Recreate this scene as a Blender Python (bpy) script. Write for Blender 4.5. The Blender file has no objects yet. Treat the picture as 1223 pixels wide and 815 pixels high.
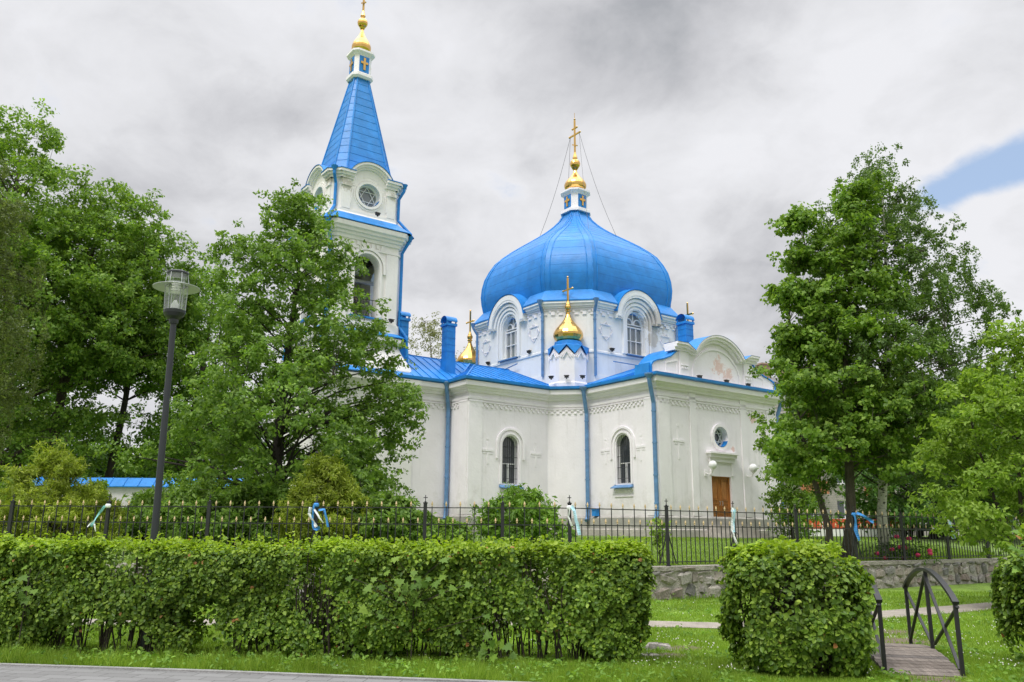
import bpy, math, random
import numpy as np
from mathutils import Vector
from mathutils.geometry import tessellate_polygon
random.seed(7); RNG = np.random.default_rng(11)
R = math.radians
SC = bpy.context.scene
COL = SC.collection
# ------------------------------------------------------------------ camera
F, CX, CY, PITCH, ROLL, EYE = 980.0, 611.5, 407.5, R(13.0), R(0.4), 1.65
fw = Vector((0, math.cos(PITCH), math.sin(PITCH)))
_r0 = Vector((1, 0, 0)); _u0 = Vector((0, -math.sin(PITCH), math.cos(PITCH)))
rt = math.cos(ROLL) * _r0 + math.sin(ROLL) * _u0
up = -math.sin(ROLL) * _r0 + math.cos(ROLL) * _u0
from mathutils import Matrix
cam = bpy.data.objects.new('camera', bpy.data.cameras.new('camera'))
COL.objects.link(cam)
M4 = Matrix.Identity(4)
for i in range(3):
    M4[i][0] = rt[i]; M4[i][1] = up[i]; M4[i][2] = -fw[i]
M4[2][3] = EYE
cam.matrix_world = M4
cam.data.lens = F * 36 / 1223; cam.data.sensor_width = 36; cam.data.sensor_fit = 'HORIZONTAL'
cam.data.clip_end = 3000; cam.data.clip_start = 0.1
SC.camera = cam
SC.render.resolution_x = 1024; SC.render.resolution_y = 682

def ray(u, v): return fw + rt * ((u - CX) / F) + up * ((CY - v) / F)
def at(u, v, Y):
    d = ray(u, v); return Vector((0, 0, EYE)) + d * (Y / d.y)
def gz(u, v, z=0.0):
    d = ray(u, v); return Vector((0, 0, EYE)) + d * ((z - EYE) / d.z)
# ------------------------------------------------------------------ world, sun, exposure
SUN_EL, SUN_AZ = R(56), R(215)       # azimuth measured clockwise from +Y
world = bpy.data.worlds.new('World'); SC.world = world; world.use_nodes = True
def build_world():
    nt = world.node_tree; nt.nodes.clear(); N = nt.nodes.new; L = nt.links.new
    def math_(op, a, b=None, c=None):
        n = N('ShaderNodeMath'); n.operation = op
        for i, x in enumerate((a, b, c)):
            if x is None: continue
            if isinstance(x, (int, float)): n.inputs[i].default_value = x
            else: L(x, n.inputs[i])
        return n.outputs[0]
    def mixc(f, a, b):
        n = N('ShaderNodeMix'); n.data_type = 'RGBA'
        for sock, x in ((n.inputs[0], f), (n.inputs[6], a), (n.inputs[7], b)):
            if isinstance(x, (int, float)): sock.default_value = x
            elif isinstance(x, tuple): sock.default_value = (*x, 1)
            else: L(x, sock)
        return n.outputs[2]
    tc = N('ShaderNodeTexCoord'); sep = N('ShaderNodeSeparateXYZ'); L(tc.outputs['Generated'], sep.inputs[0])
    x, y, z = sep.outputs
    zc = math_('ADD', math_('MAXIMUM', z, 0.0), 0.42)
    cmb = N('ShaderNodeCombineXYZ'); L(math_('DIVIDE', x, zc), cmb.inputs[0]); L(math_('DIVIDE', y, zc), cmb.inputs[1])
    warp = []
    def noise(scale, detail, rough, off):
        m = N('ShaderNodeMapping'); m.inputs['Location'].default_value = off; L(warp[0] if warp else cmb.outputs[0], m.inputs[0])
        n = N('ShaderNodeTexNoise'); n.inputs['Scale'].default_value = scale; n.inputs['Detail'].default_value = detail
        n.inputs['Roughness'].default_value = rough; n.inputs['Distortion'].default_value = 0.25
        L(m.outputs[0], n.inputs['Vector']); return n.outputs['Fac']
    wn = N('ShaderNodeTexNoise'); wn.inputs['Scale'].default_value = 2.6; wn.inputs['Detail'].default_value = 4; L(cmb.outputs[0], wn.inputs['Vector'])
    wv = N('ShaderNodeVectorMath'); wv.operation = 'MULTIPLY_ADD'; L(wn.outputs['Color'], wv.inputs[0]); wv.inputs[1].default_value = (.13, .13, 0); L(cmb.outputs[0], wv.inputs[2]); warp.append(wv.outputs[0])
    n1 = noise(1.7, 7, .5, (3.1, 1.7, 0)); n2 = noise(4.6, 8, .55, (7.0, 2.2, 0))
    n3 = noise(11.0, 6, .6, (1.0, 5.2, 0)); base = math_('ADD', math_('ADD', math_('MULTIPLY', n1, .55), math_('MULTIPLY', n2, .60)), math_('SUBTRACT', math_('MULTIPLY', n3, .24), .135))
    def lobe(u, v, width, amp):
        d = ray(u, v).normalized()
        vm = N('ShaderNodeVectorMath'); vm.operation = 'DOT_PRODUCT'; L(tc.outputs['Generated'], vm.inputs[0]); vm.inputs[1].default_value = d
        a = math_('SUBTRACT', 1.0, vm.outputs['Value'])
        g = math_('EXPONENT', math_('MULTIPLY', a, -1.0 / (width * width / 2)))
        return math_('MULTIPLY', g, amp)
    t = base
    for l in LOBES: t = math_('ADD', t, lobe(*l))
    cr = N('ShaderNodeValToRGB'); L(t, cr.inputs[0])
    e = cr.color_ramp.elements
    e[0].position = .30; e[0].color = (.41, .425, .455, 1)
    e[1].position = .70; e[1].color = (.86, .865, .90, 1)
    for pos, c in ((.42, (.585, .59, .62)), (.50, (.67, .675, .705)), (.58, (.77, .775, .805))): k = e.new(pos); k.color = (*c, 1)
    # an overcast sky is brighter overhead than near the horizon
    rise = N('ShaderNodeMapRange'); rise.interpolation_type = 'SMOOTHSTEP'
    L(z, rise.inputs[0]); rise.inputs[1].default_value = .58; rise.inputs[2].default_value = .95
    rise.inputs[3].default_value = 1.0; rise.inputs[4].default_value = ZEN
    vs = N('ShaderNodeVectorMath'); vs.operation = 'SCALE'; L(cr.outputs[0], vs.inputs[0]); L(rise.outputs[0], vs.inputs[3])
    sky = N('ShaderNodeTexSky'); sky.sky_type = 'NISHITA'; sky.sun_disc = False
    sky.sun_elevation = SUN_EL; sky.sun_rotation = SUN_AZ
    vsky = N('ShaderNodeVectorMath'); vsky.operation = 'SCALE'; L(sky.outputs[0], vsky.inputs[0]); vsky.inputs[3].default_value = SKY
    # openings in the cloud cover
    gap = math_('MULTIPLY', math_('SUBTRACT', math_('ADD', math_('MULTIPLY', n2, .6), math_('MULTIPLY', n3, .4)), .5), 2.3)
    for l in ((1100, 238, .016, .22), (1122, 229, .020, .34), (1150, 219, .024, .42), (1180, 210, .026, .44), (1210, 199, .028, .42), (1240, 190, .03, .4)): gap = math_('ADD', gap, lobe(*l))
    gap = math_('SUBTRACT', gap, math_('ADD', lobe(1165, 246, .018, .3), lobe(1205, 240, .025, .35)))
    gr = N('ShaderNodeMapRange'); gr.interpolation_type = 'SMOOTHSTEP'; L(gap, gr.inputs[0])
    gr.inputs[1].default_value = .18; gr.inputs[2].default_value = .75; gr.inputs[3].default_value = 0; gr.inputs[4].default_value = .78
    veil = mixc(.5, vsky.outputs[0], (.36, .60, .98))      # thin high haze in the opening
    col = mixc(gr.outputs[0], vs.outputs[0], veil)
    bg = N('ShaderNodeBackground'); L(col, bg.inputs[0]); bg.inputs[1].default_value = 1.0
    out = N('ShaderNodeOutputWorld'); L(bg.outputs[0], out.inputs[0])
ZEN, SKY = 4.6, 0.15
#        u    v   width amp
LOBES = [(760, 20, .10, -.16), (880, 20, .12, -.16), (640, 40, .07, -.06), (1010, 120, .13, .16), (1130, 330, .12, .14), (240, 290, .14, -.06), (520, 330, .12, -.04), (500, 90, .09, .06), (860, 170, .06, .10),
         (880, 290, .10, -.10), (930, 370, .08, -.07), (540, 120, .15, .06), (90, 60, .14, .03), (260, 90, .14, .09)]
build_world()
sun = bpy.data.objects.new('sun', bpy.data.lights.new('sun', 'SUN')); COL.objects.link(sun)
sun.data.energy = 2.0; sun.data.angle = R(16); sun.data.color = (1, .96, .9)
sd = Vector((math.sin(SUN_AZ) * math.cos(SUN_EL), math.cos(SUN_AZ) * math.cos(SUN_EL), math.sin(SUN_EL)))
sun.rotation_euler = (-sd).to_track_quat('-Z', 'Y').to_euler()
SC.view_settings.view_transform = 'Standard'; SC.view_settings.look = 'None'
SC.view_settings.exposure = 0.0; SC.view_settings.gamma = 1
SC.view_settings.use_curve_mapping = False
SC.cycles.diffuse_bounces = 8; SC.cycles.transmission_bounces = 10; SC.cycles.max_bounces = 14

# ------------------------------------------------------------------ materials
def mat(name, color, rough=.7, var=.12, scale=3.0, bump=0.0, bscale=20, metal=0.0, stretch=(1, 1, 1), coat=0.0, spec=.5):
    m = bpy.data.materials.new(name); m.use_nodes = True; nt = m.node_tree; N = nt.nodes.new; L = nt.links.new
    p = nt.nodes['Principled BSDF']; p.inputs['Roughness'].default_value = rough; p.inputs['Metallic'].default_value = metal
    p.inputs['Specular IOR Level'].default_value = spec
    if coat: p.inputs['Coat Weight'].default_value = coat; p.inputs['Coat Roughness'].default_value = .15
    tc = N('ShaderNodeTexCoord'); mp = N('ShaderNodeMapping'); mp.inputs['Scale'].default_value = stretch
    L(tc.outputs['Object'], mp.inputs[0])
    nz = N('ShaderNodeTexNoise'); nz.inputs['Scale'].default_value = scale; nz.inputs['Detail'].default_value = 6; nz.inputs['Roughness'].default_value = .6
    L(mp.outputs[0], nz.inputs['Vector'])
    cr = N('ShaderNodeValToRGB'); L(nz.outputs['Fac'], cr.inputs[0])
    c = np.array(color)
    cr.color_ramp.elements[0].position = .3; cr.color_ramp.elements[0].color = (*np.clip(c * (1 - var), 0, 1), 1)
    cr.color_ramp.elements[1].position = .7; cr.color_ramp.elements[1].color = (*np.clip(c * (1 + var), 0, 1), 1)
    L(cr.outputs[0], p.inputs['Base Color'])
    if bump:
        nb = N('ShaderNodeTexNoise'); nb.inputs['Scale'].default_value = bscale; nb.inputs['Detail'].default_value = 5; L(mp.outputs[0], nb.inputs['Vector'])
        b = N('ShaderNodeBump'); b.inputs['Strength'].default_value = bump; b.inputs['Distance'].default_value = .05
        L(nb.outputs['Fac'], b.inputs['Height']); L(b.outputs[0], p.inputs['Normal'])
    return m
def plaster(name, color, patches=(), pcol=(.66, .40, .32), streak=.14, stain=(.42, .40, .36)):
    """whitewashed plaster: faint blotches and rain streaks, plus patches (centre, radius, amount) where the paint has come off"""
    m = mat(name, color, .85, .05, .9, .16, 9); nt = m.node_tree; N = nt.nodes.new; L = nt.links.new
    p = nt.nodes['Principled BSDF']; cur = p.inputs['Base Color'].links[0].from_socket
    tc = N('ShaderNodeTexCoord')
    def mixin(cur, fac, col):
        x = N('ShaderNodeMix'); x.data_type = 'RGBA'; L(fac, x.inputs[0]); L(cur, x.inputs[6]); x.inputs[7].default_value = (*col, 1); return x.outputs[2]
    mp = N('ShaderNodeMapping'); mp.inputs['Scale'].default_value = (2.2, 2.2, .16); L(tc.outputs['Object'], mp.inputs[0])
    nz = N('ShaderNodeTexNoise'); nz.inputs['Scale'].default_value = 2.0; nz.inputs['Detail'].default_value = 7; nz.inputs['Roughness'].default_value = .65; L(mp.outputs[0], nz.inputs['Vector'])
    mr = N('ShaderNodeMapRange'); L(nz.outputs['Fac'], mr.inputs[0]); mr.inputs[1].default_value = .55; mr.inputs[2].default_value = .85; mr.inputs[3].default_value = 0; mr.inputs[4].default_value = streak * 2.5
    cur = mixin(cur, mr.outputs[0], stain)
    if patches:
        acc = None
        for (c, r, a) in patches:
            d = N('ShaderNodeVectorMath'); d.operation = 'DISTANCE'; L(tc.outputs['Object'], d.inputs[0]); d.inputs[1].default_value = c
            f = N('ShaderNodeMapRange'); L(d.outputs['Value'], f.inputs[0]); f.inputs[1].default_value = 0; f.inputs[2].default_value = r; f.inputs[3].default_value = a; f.inputs[4].default_value = 0
            if acc is None: acc = f.outputs[0]
            else:
                mx = N('ShaderNodeMath'); mx.operation = 'MAXIMUM'; L(acc, mx.inputs[0]); L(f.outputs[0], mx.inputs[1]); acc = mx.outputs[0]
        n2 = N('ShaderNodeTexNoise'); n2.inputs['Scale'].default_value = 4.6; n2.inputs['Detail'].default_value = 10; n2.inputs['Roughness'].default_value = .72; L(tc.outputs['Object'], n2.inputs['Vector'])
        ad = N('ShaderNodeMath'); ad.operation = 'ADD'; L(n2.outputs['Fac'], ad.inputs[0]); L(acc, ad.inputs[1])
        th = N('ShaderNodeMapRange'); L(ad.outputs[0], th.inputs[0]); th.inputs[1].default_value = .80; th.inputs[2].default_value = .90; th.inputs[3].default_value = 0; th.inputs[4].default_value = .7
        cur = mixin(cur, th.outputs[0], pcol)
    sp = N('ShaderNodeSeparateXYZ'); L(tc.outputs['Object'], sp.inputs[0])
    hm = N('ShaderNodeMapRange'); L(sp.outputs[2], hm.inputs[0]); hm.inputs[1].default_value = .85; hm.inputs[2].default_value = 2.2; hm.inputs[3].default_value = .34; hm.inputs[4].default_value = 0
    n4 = N('ShaderNodeTexNoise'); n4.inputs['Scale'].default_value = 1.7; n4.inputs['Detail'].default_value = 9; n4.inputs['Roughness'].default_value = .7; L(tc.outputs['Object'], n4.inputs['Vector'])
    a4 = N('ShaderNodeMath'); a4.operation = 'ADD'; L(n4.outputs['Fac'], a4.inputs[0]); L(hm.outputs[0], a4.inputs[1])
    t4 = N('ShaderNodeMapRange'); L(a4.outputs[0], t4.inputs[0]); t4.inputs[1].default_value = .58; t4.inputs[2].default_value = .86; t4.inputs[3].default_value = 0; t4.inputs[4].default_value = .42
    cur = mixin(cur, t4.outputs[0], (.47, .44, .38))
    L(cur, p.inputs['Base Color'])
    return m
def leafmat(name, c0, c1, c2, trans=.35, rough=.5):
    """leaf: colour differs from leaf to leaf, some light comes through"""
    m = bpy.data.materials.new(name); m.use_nodes = True; nt = m.node_tree; N = nt.nodes.new; L = nt.links.new
    p = nt.nodes['Principled BSDF']; p.inputs['Roughness'].default_value = rough; p.inputs['Specular IOR Level'].default_value = .25
    g = N('ShaderNodeNewGeometry'); cr = N('ShaderNodeValToRGB'); L(g.outputs['Random Per Island'], cr.inputs[0])
    e = cr.color_ramp.elements; e[0].color = (*c0, 1); e[1].color = (*c2, 1); k = e.new(.55); k.color = (*c1, 1)
    tc = N('ShaderNodeTexCoord'); nz = N('ShaderNodeTexNoise'); nz.inputs['Scale'].default_value = .7; nz.inputs['Detail'].default_value = 3; L(tc.outputs['Object'], nz.inputs['Vector'])
    mr = N('ShaderNodeMapRange'); L(nz.outputs['Fac'], mr.inputs[0]); mr.inputs[1].default_value = .3; mr.inputs[2].default_value = .7; mr.inputs[3].default_value = .78; mr.inputs[4].default_value = 1.22
    vs = N('ShaderNodeVectorMath'); vs.operation = 'SCALE'; L(cr.outputs[0], vs.inputs[0]); L(mr.outputs[0], vs.inputs[3])
    L(vs.outputs[0], p.inputs['Base Color'])
    tr = N('ShaderNodeBsdfTranslucent'); v2 = N('ShaderNodeVectorMath'); v2.operation = 'MULTIPLY'; L(vs.outputs[0], v2.inputs[0]); v2.inputs[1].default_value = (1.3, 1.35, .6); L(v2.outputs[0], tr.inputs[0])
    mx = N('ShaderNodeMixShader'); mx.inputs[0].default_value = trans; L(p.outputs[0], mx.inputs[1]); L(tr.outputs[0], mx.inputs[2])
    L(mx.outputs[0], nt.nodes['Material Output'].inputs[0])
    return m
def islandmat(name, cols, rough=.85, bump=.4, bscale=25):
    m = bpy.data.materials.new(name); m.use_nodes = True; nt = m.node_tree; N = nt.nodes.new; L = nt.links.new
    p = nt.nodes['Principled BSDF']; p.inputs['Roughness'].default_value = rough
    g = N('ShaderNodeNewGeometry'); cr = N('ShaderNodeValToRGB'); L(g.outputs['Random Per Island'], cr.inputs[0])
    e = cr.color_ramp.elements
    while len(e) < len(cols): e.new(.5)
    for i, c in enumerate(cols): e[i].position = i / (len(cols) - 1); e[i].color = (*c, 1)
    tc = N('ShaderNodeTexCoord'); nz = N('ShaderNodeTexNoise'); nz.inputs['Scale'].default_value = 9; nz.inputs['Detail'].default_value = 8; nz.inputs['Roughness'].default_value = .7; L(tc.outputs['Object'], nz.inputs['Vector'])
    mr = N('ShaderNodeMapRange'); L(nz.outputs['Fac'], mr.inputs[0]); mr.inputs[1].default_value = .3; mr.inputs[2].default_value = .7; mr.inputs[3].default_value = .55; mr.inputs[4].default_value = 1.4
    vs = N('ShaderNodeVectorMath'); vs.operation = 'SCALE'; L(cr.outputs[0], vs.inputs[0]); L(mr.outputs[0], vs.inputs[3]); L(vs.outputs[0], p.inputs['Base Color'])
    nb = N('ShaderNodeTexNoise'); nb.inputs['Scale'].default_value = bscale; nb.inputs['Detail'].default_value = 6; L(tc.outputs['Object'], nb.inputs['Vector'])
    b = N('ShaderNodeBump'); b.inputs['Strength'].default_value = bump; b.inputs['Distance'].default_value = .03; L(nb.outputs['Fac'], b.inputs['Height']); L(b.outputs[0], p.inputs['Normal'])
    return m
def glassmat(name, color, rough=.06):
    return mat(name, color, rough, .15, 1.5, .03, 2, spec=.8)

M = {}
M['white'] = plaster('white_plaster', (.85, .81, .84), [((2.6, -10.04, 5.6), .55, .55), ((1.0, -10.04, 4.0), .3, .55), ((2.3, -10.04, 2.8), .25, .45)])
M['trim'] = plaster('white_trim', (.86, .825, .85), streak=.06)
M['parapet'] = plaster('peeling_plaster', (.85, .81, .835), [((.2, -10.1, 7.9), 1.15, .5), ((.9, -10.1, 7.55), 1.0, .5), ((-2.6, -10.1, 7.4), .7, .22)], (.70, .44, .37))
M['drumw'] = plaster('drum_plaster', (.80, .80, .79), [((1.2, -5.0, 11.3), 1.2, .8), ((1.2, -5.0, 10.3), .9, .7), ((2.1, -4.9, 11.1), .8, .5)], (.47, .42, .34), .16)
M['tower'] = plaster('tower_plaster', (.84, .815, .80), [((-15.6, -1.8, 16.0), .7, .6), ((-13.2, -1.8, 15.9), .6, .5), ((-16.2, -1.2, 16.2), .7, .6)], (.50, .46, .38), .14)
M['blue'] = mat('blue_painted_sheet', (.014, .205, .575), .45, .20, 1.7, .22, 3.0, spec=.4)
M['bluedome'] = mat('blue_dome_sheet', (.014, .20, .565), .42, .18, 1.5, .30, 1.8, spec=.4)
M['bluepipe'] = mat('blue_downpipe', (.115, .24, .44), .5, .2, 4)
M['gold'] = mat('gilded_metal', (.74, .46, .14), .22, .10, 4, .12, 2.5, metal=1)
M['stone'] = mat('grey_stone', (.36, .345, .315), .9, .25, 2.2, .4, 14)
M['stone2'] = mat('pale_stone', (.43, .40, .36), .9, .22, 2.5, .4, 14)
M['dark'] = mat('dark_interior', (.02, .021, .024), .6, .2)
M['glass'] = glassmat('window_glass', (.055, .065, .075))
M['glassl'] = glassmat('drum_window_glass', (.19, .21, .22), .1)
M['paintw'] = mat('white_paint', (.8, .8, .8), .5, .04)
M['iron'] = mat('black_iron', (.018, .018, .02), .45, .3, 8)
M['bridge'] = mat('black_painted_steel', (.012, .012, .013), .45, .3, 5)
M['goldtip'] = mat('gold_paint', (.56, .42, .23), .5, .2, 9)
M['door'] = mat('varnished_oak', (.42, .17, .045), .42, .38, 3.0, .2, 20, stretch=(6, 6, .9))
M['lamp'] = mat('anthracite_paint', (.022, .025, .029), .4, .1)
M['lampmetal'] = mat('grey_metal', (.42, .44, .44), .35, .06, metal=.5)
M['globe'] = mat('opal_glass', (.8, .8, .8), .15, .02)

# ------------------------------------------------------------------ mesh builders
class MB:
    def __init__(s): s.v = []; s.f = []; s.m = []
    def add(s, vs, fs, m=0):
        o = len(s.v); s.v.extend([tuple(map(float, p)) for p in vs]); s.f.extend([tuple(i + o for i in f) for f in fs]); s.m.extend([m] * len(fs)); return s
    def hexa(s, c, m=0):
        return s.add(c, [(0, 3, 2, 1), (4, 5, 6, 7), (0, 1, 5, 4), (1, 2, 6, 5), (2, 3, 7, 6), (3, 0, 4, 7)], m)
    def box(s, x0, x1, y0, y1, z0, z1, m=0):
        return s.hexa([(x0, y0, z0), (x1, y0, z0), (x1, y1, z0), (x0, y1, z0), (x0, y0, z1), (x1, y0, z1), (x1, y1, z1), (x0, y1, z1)], m)
    def pbox(s, P, s0, s1, z0, z1, o0, o1, m=0):
        return s.hexa([P(s0, z0, o1), P(s1, z0, o1), P(s1, z0, o0), P(s0, z0, o0), P(s0, z1, o1), P(s1, z1, o1), P(s1, z1, o0), P(s0, z1, o0)], m)
    def beam(s, p, q, w, h=None, m=0, upv=(0, 0, 1)):
        p = Vector(p); q = Vector(q); h = h or w; d = (q - p).normalized(); u = Vector(upv)
        if abs(d.dot(u)) > .98: u = Vector((0, 1, 0))
        a = d.cross(u).normalized() * (w / 2); b = a.cross(d).normalized() * (h / 2)
        return s.hexa([p - a - b, p + a - b, p + a + b, p - a + b, q - a - b, q + a - b, q + a + b, q - a + b], m)
    def tube(s, pts, r, n=8, m=0, caps=True):
        pts = [Vector(p) for p in pts]; k = len(pts)
        rs = r if isinstance(r, (list, tuple)) else [r] * k
        vs = []; ref = None
        for i, p in enumerate(pts):
            d = (pts[min(i + 1, k - 1)] - pts[max(i - 1, 0)]).normalized()
            if ref is None: ref = Vector((1, 0, 0)) if abs(d.x) < .8 else Vector((0, 1, 0))
            a = (ref - d * ref.dot(d)).normalized(); b = d.cross(a); ref = a
            for j in range(n):
                t = 2 * math.pi * j / n; vs.append(p + (a * math.cos(t) + b * math.sin(t)) * rs[i])
        fs = [(i * n + j, i * n + (j + 1) % n, (i + 1) * n + (j + 1) % n, (i + 1) * n + j) for i in range(k - 1) for j in range(n)]
        if caps: fs += [tuple(reversed(range(n))), tuple((k - 1) * n + j for j in range(n))]
        return s.add(vs, fs, m)
    def lathe(s, prof, c=(0, 0), n=24, m=0, ph=0.0, cap=True):
        vs = [(c[0] + r * math.cos(ph + 2 * math.pi * j / n), c[1] + r * math.sin(ph + 2 * math.pi * j / n), z) for r, z in prof for j in range(n)]
        k = len(prof)
        fs = [(i * n + j, i * n + (j + 1) % n, (i + 1) * n + (j + 1) % n, (i + 1) * n + j) for i in range(k - 1) for j in range(n)]
        if cap: fs += [tuple(reversed(range(n))), tuple((k - 1) * n + j for j in range(n))]
        return s.add(vs, fs, m)
    def loops(s, loops, m=0, cap=True, closed=True):
        """skin a list of equal-length vertex loops"""
        n = len(loops[0]); vs = [p for l in loops for p in l]; e = n if closed else n - 1
        fs = [(i * n + j, i * n + (j + 1) % n, (i + 1) * n + (j + 1) % n, (i + 1) * n + j) for i in range(len(loops) - 1) for j in range(e)]
        if cap: fs += [tuple(reversed(range(n))), tuple((len(loops) - 1) * n + j for j in range(n))]
        return s.add(vs, fs, m)
    def prism(s, P, outline, o0, o1, m=0):
        n = len(outline)
        return s.loops([[P(a, z, o0) for a, z in outline], [P(a, z, o1) for a, z in outline]], m)
    def band(s, P, inner, outer, o0, o1, m=0, closed=False):
        """a moulding between two outlines of the same length"""
        n = len(inner)
        L4 = [[P(a, z, o0) for a, z in inner], [P(a, z, o1) for a, z in inner], [P(a, z, o1) for a, z in outer], [P(a, z, o0) for a, z in outer]]
        s.loops(L4, m, cap=False, closed=closed)
        if not closed: s.add([l[0] for l in L4], [(0, 1, 2, 3)], m); s.add([l[-1] for l in L4], [(3, 2, 1, 0)], m)
        return s
    def build(s, name, mats, parent=None, smooth=False, loc=None):
        me = bpy.data.meshes.new(name); me.from_pydata(s.v, [], s.f)
        mats = mats if isinstance(mats, (list, tuple)) else [mats]
        for x in mats: me.materials.append(x)
        if len(mats) > 1: me.polygons.foreach_set('material_index', s.m)
        if smooth: me.polygons.foreach_set('use_smooth', [True] * len(s.f))
        me.update()
        o = bpy.data.objects.new(name, me); COL.objects.link(o)
        if parent: o.parent = parent
        if loc: o.location = loc
        return o
def npmesh(name, V, FACES, mats, parent=None, midx=None, smooth=False):
    """V (n,3), FACES (k,c) arrays of equal-sized faces"""
    me = bpy.data.meshes.new(name); k, c = FACES.shape
    me.vertices.add(len(V)); me.vertices.foreach_set('co', np.asarray(V, np.float32).ravel())
    me.loops.add(k * c); me.loops.foreach_set('vertex_index', FACES.astype(np.int32).ravel())
    me.polygons.add(k); me.polygons.foreach_set('loop_start', np.arange(0, k * c, c, dtype=np.int32))
    mats = mats if isinstance(mats, (list, tuple)) else [mats]
    for x in mats: me.materials.append(x)
    if midx is not None: me.polygons.foreach_set('material_index', midx.astype(np.int32))
    if smooth: me.polygons.foreach_set('use_smooth', np.ones(k, bool))
    me.update(calc_edges=True); me.validate()
    o = bpy.data.objects.new(name, me); COL.objects.link(o)
    if parent: o.parent = parent
    return o
def tag(o, label=None, cat=None, group=None, kind=None):
    if label: o['label'] = label
    if cat: o['category'] = cat
    if group: o['group'] = group
    if kind: o['kind'] = kind
    return o
def empty(name, loc, rz=0.0):
    o = bpy.data.objects.new(name, None); COL.objects.link(o); o.location = loc; o.rotation_euler = (0, 0, rz); o.empty_display_size = .3
    return o
def part(m, name, mats, parent, **k): return m.build(name, mats, parent, **k)

def wallframe(p0, p1, zoff=0.0):
    """wall plane through plan points p0 -> p1 (outside on the right hand): returns P(s, z, out) and the length"""
    p0 = Vector(p0); p1 = Vector(p1); d = (p1 - p0); L = d.length; d = d / L; n = Vector((d.y, -d.x))
    def P(s, z, o=0.0): q = p0 + d * s + n * o; return Vector((q.x, q.y, z - zoff))
    return P, L
def arch(sc, zc, r, zb, n=16):
    """round-headed outline from bottom left, over the top, to bottom right"""
    return [(sc - r, zb)] + [(sc - r * math.cos(math.pi * i / n), zc + r * math.sin(math.pi * i / n)) for i in range(n + 1)] + [(sc + r, zb)]
def circ(sc, zc, r, n=28): return [(sc + r * math.cos(2 * math.pi * i / n), zc + r * math.sin(2 * math.pi * i / n)) for i in range(n)]
def panel(mb, P, outline, holes, depth=.28, m=0):
    """a wall face with real openings and their reveals"""
    polys = [[Vector((a, z, 0)) for a, z in outline]] + [[Vector((a, z, 0)) for a, z in h] for h in holes]
    tris = tessellate_polygon(polys); flat = [p for q in polys for p in q]
    fs = []
    for t in tris:
        a, b, c = [flat[i] for i in t]
        fs.append(t if (b - a).cross(c - a).z > 0 else (t[0], t[2], t[1]))
    mb.add([P(p.x, p.y, 0) for p in flat], fs, m)
    for h in holes:
        mb.loops([[P(a, z, 0) for a, z in h], [P(a, z, -depth) for a, z in h]], m, cap=False)
def offset_path(pts, d, closed=True):
    """offset a CCW plan polygon outwards by d (mitred)"""
    n = len(pts); out = []
    for i in range(n):
        a = Vector(pts[i - 1]) if (closed or i > 0) else None; b = Vector(pts[i]); c = Vector(pts[(i + 1) % n]) if (closed or i < n - 1) else None
        ns = []
        if a is not None: e = (b - a).normalized(); ns.append(Vector((e.y, -e.x)))
        if c is not None: e = (c - b).normalized(); ns.append(Vector((e.y, -e.x)))
        m = sum(ns, Vector((0, 0))); m = m / len(ns); m = m / max(m.length_squared, .2)
        out.append(b + m * d)
    return out
def moulding(mb, path, prof, zoff=0.0, m=0, closed=True):
    lo = []
    for o, z in prof: lo.append([(p.x, p.y, z - zoff) for p in offset_path(path, o, closed)])
    mb.loops(lo, m, cap=False, closed=closed)
def cso(w, c, ox=0, oy=0): return [(ox - w, oy + c), (ox - w, oy - c), (ox - c, oy - w), (ox + c, oy - w), (ox + w, oy - c), (ox + w, oy + c), (ox + c, oy + w), (ox - c, oy + w)]

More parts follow.
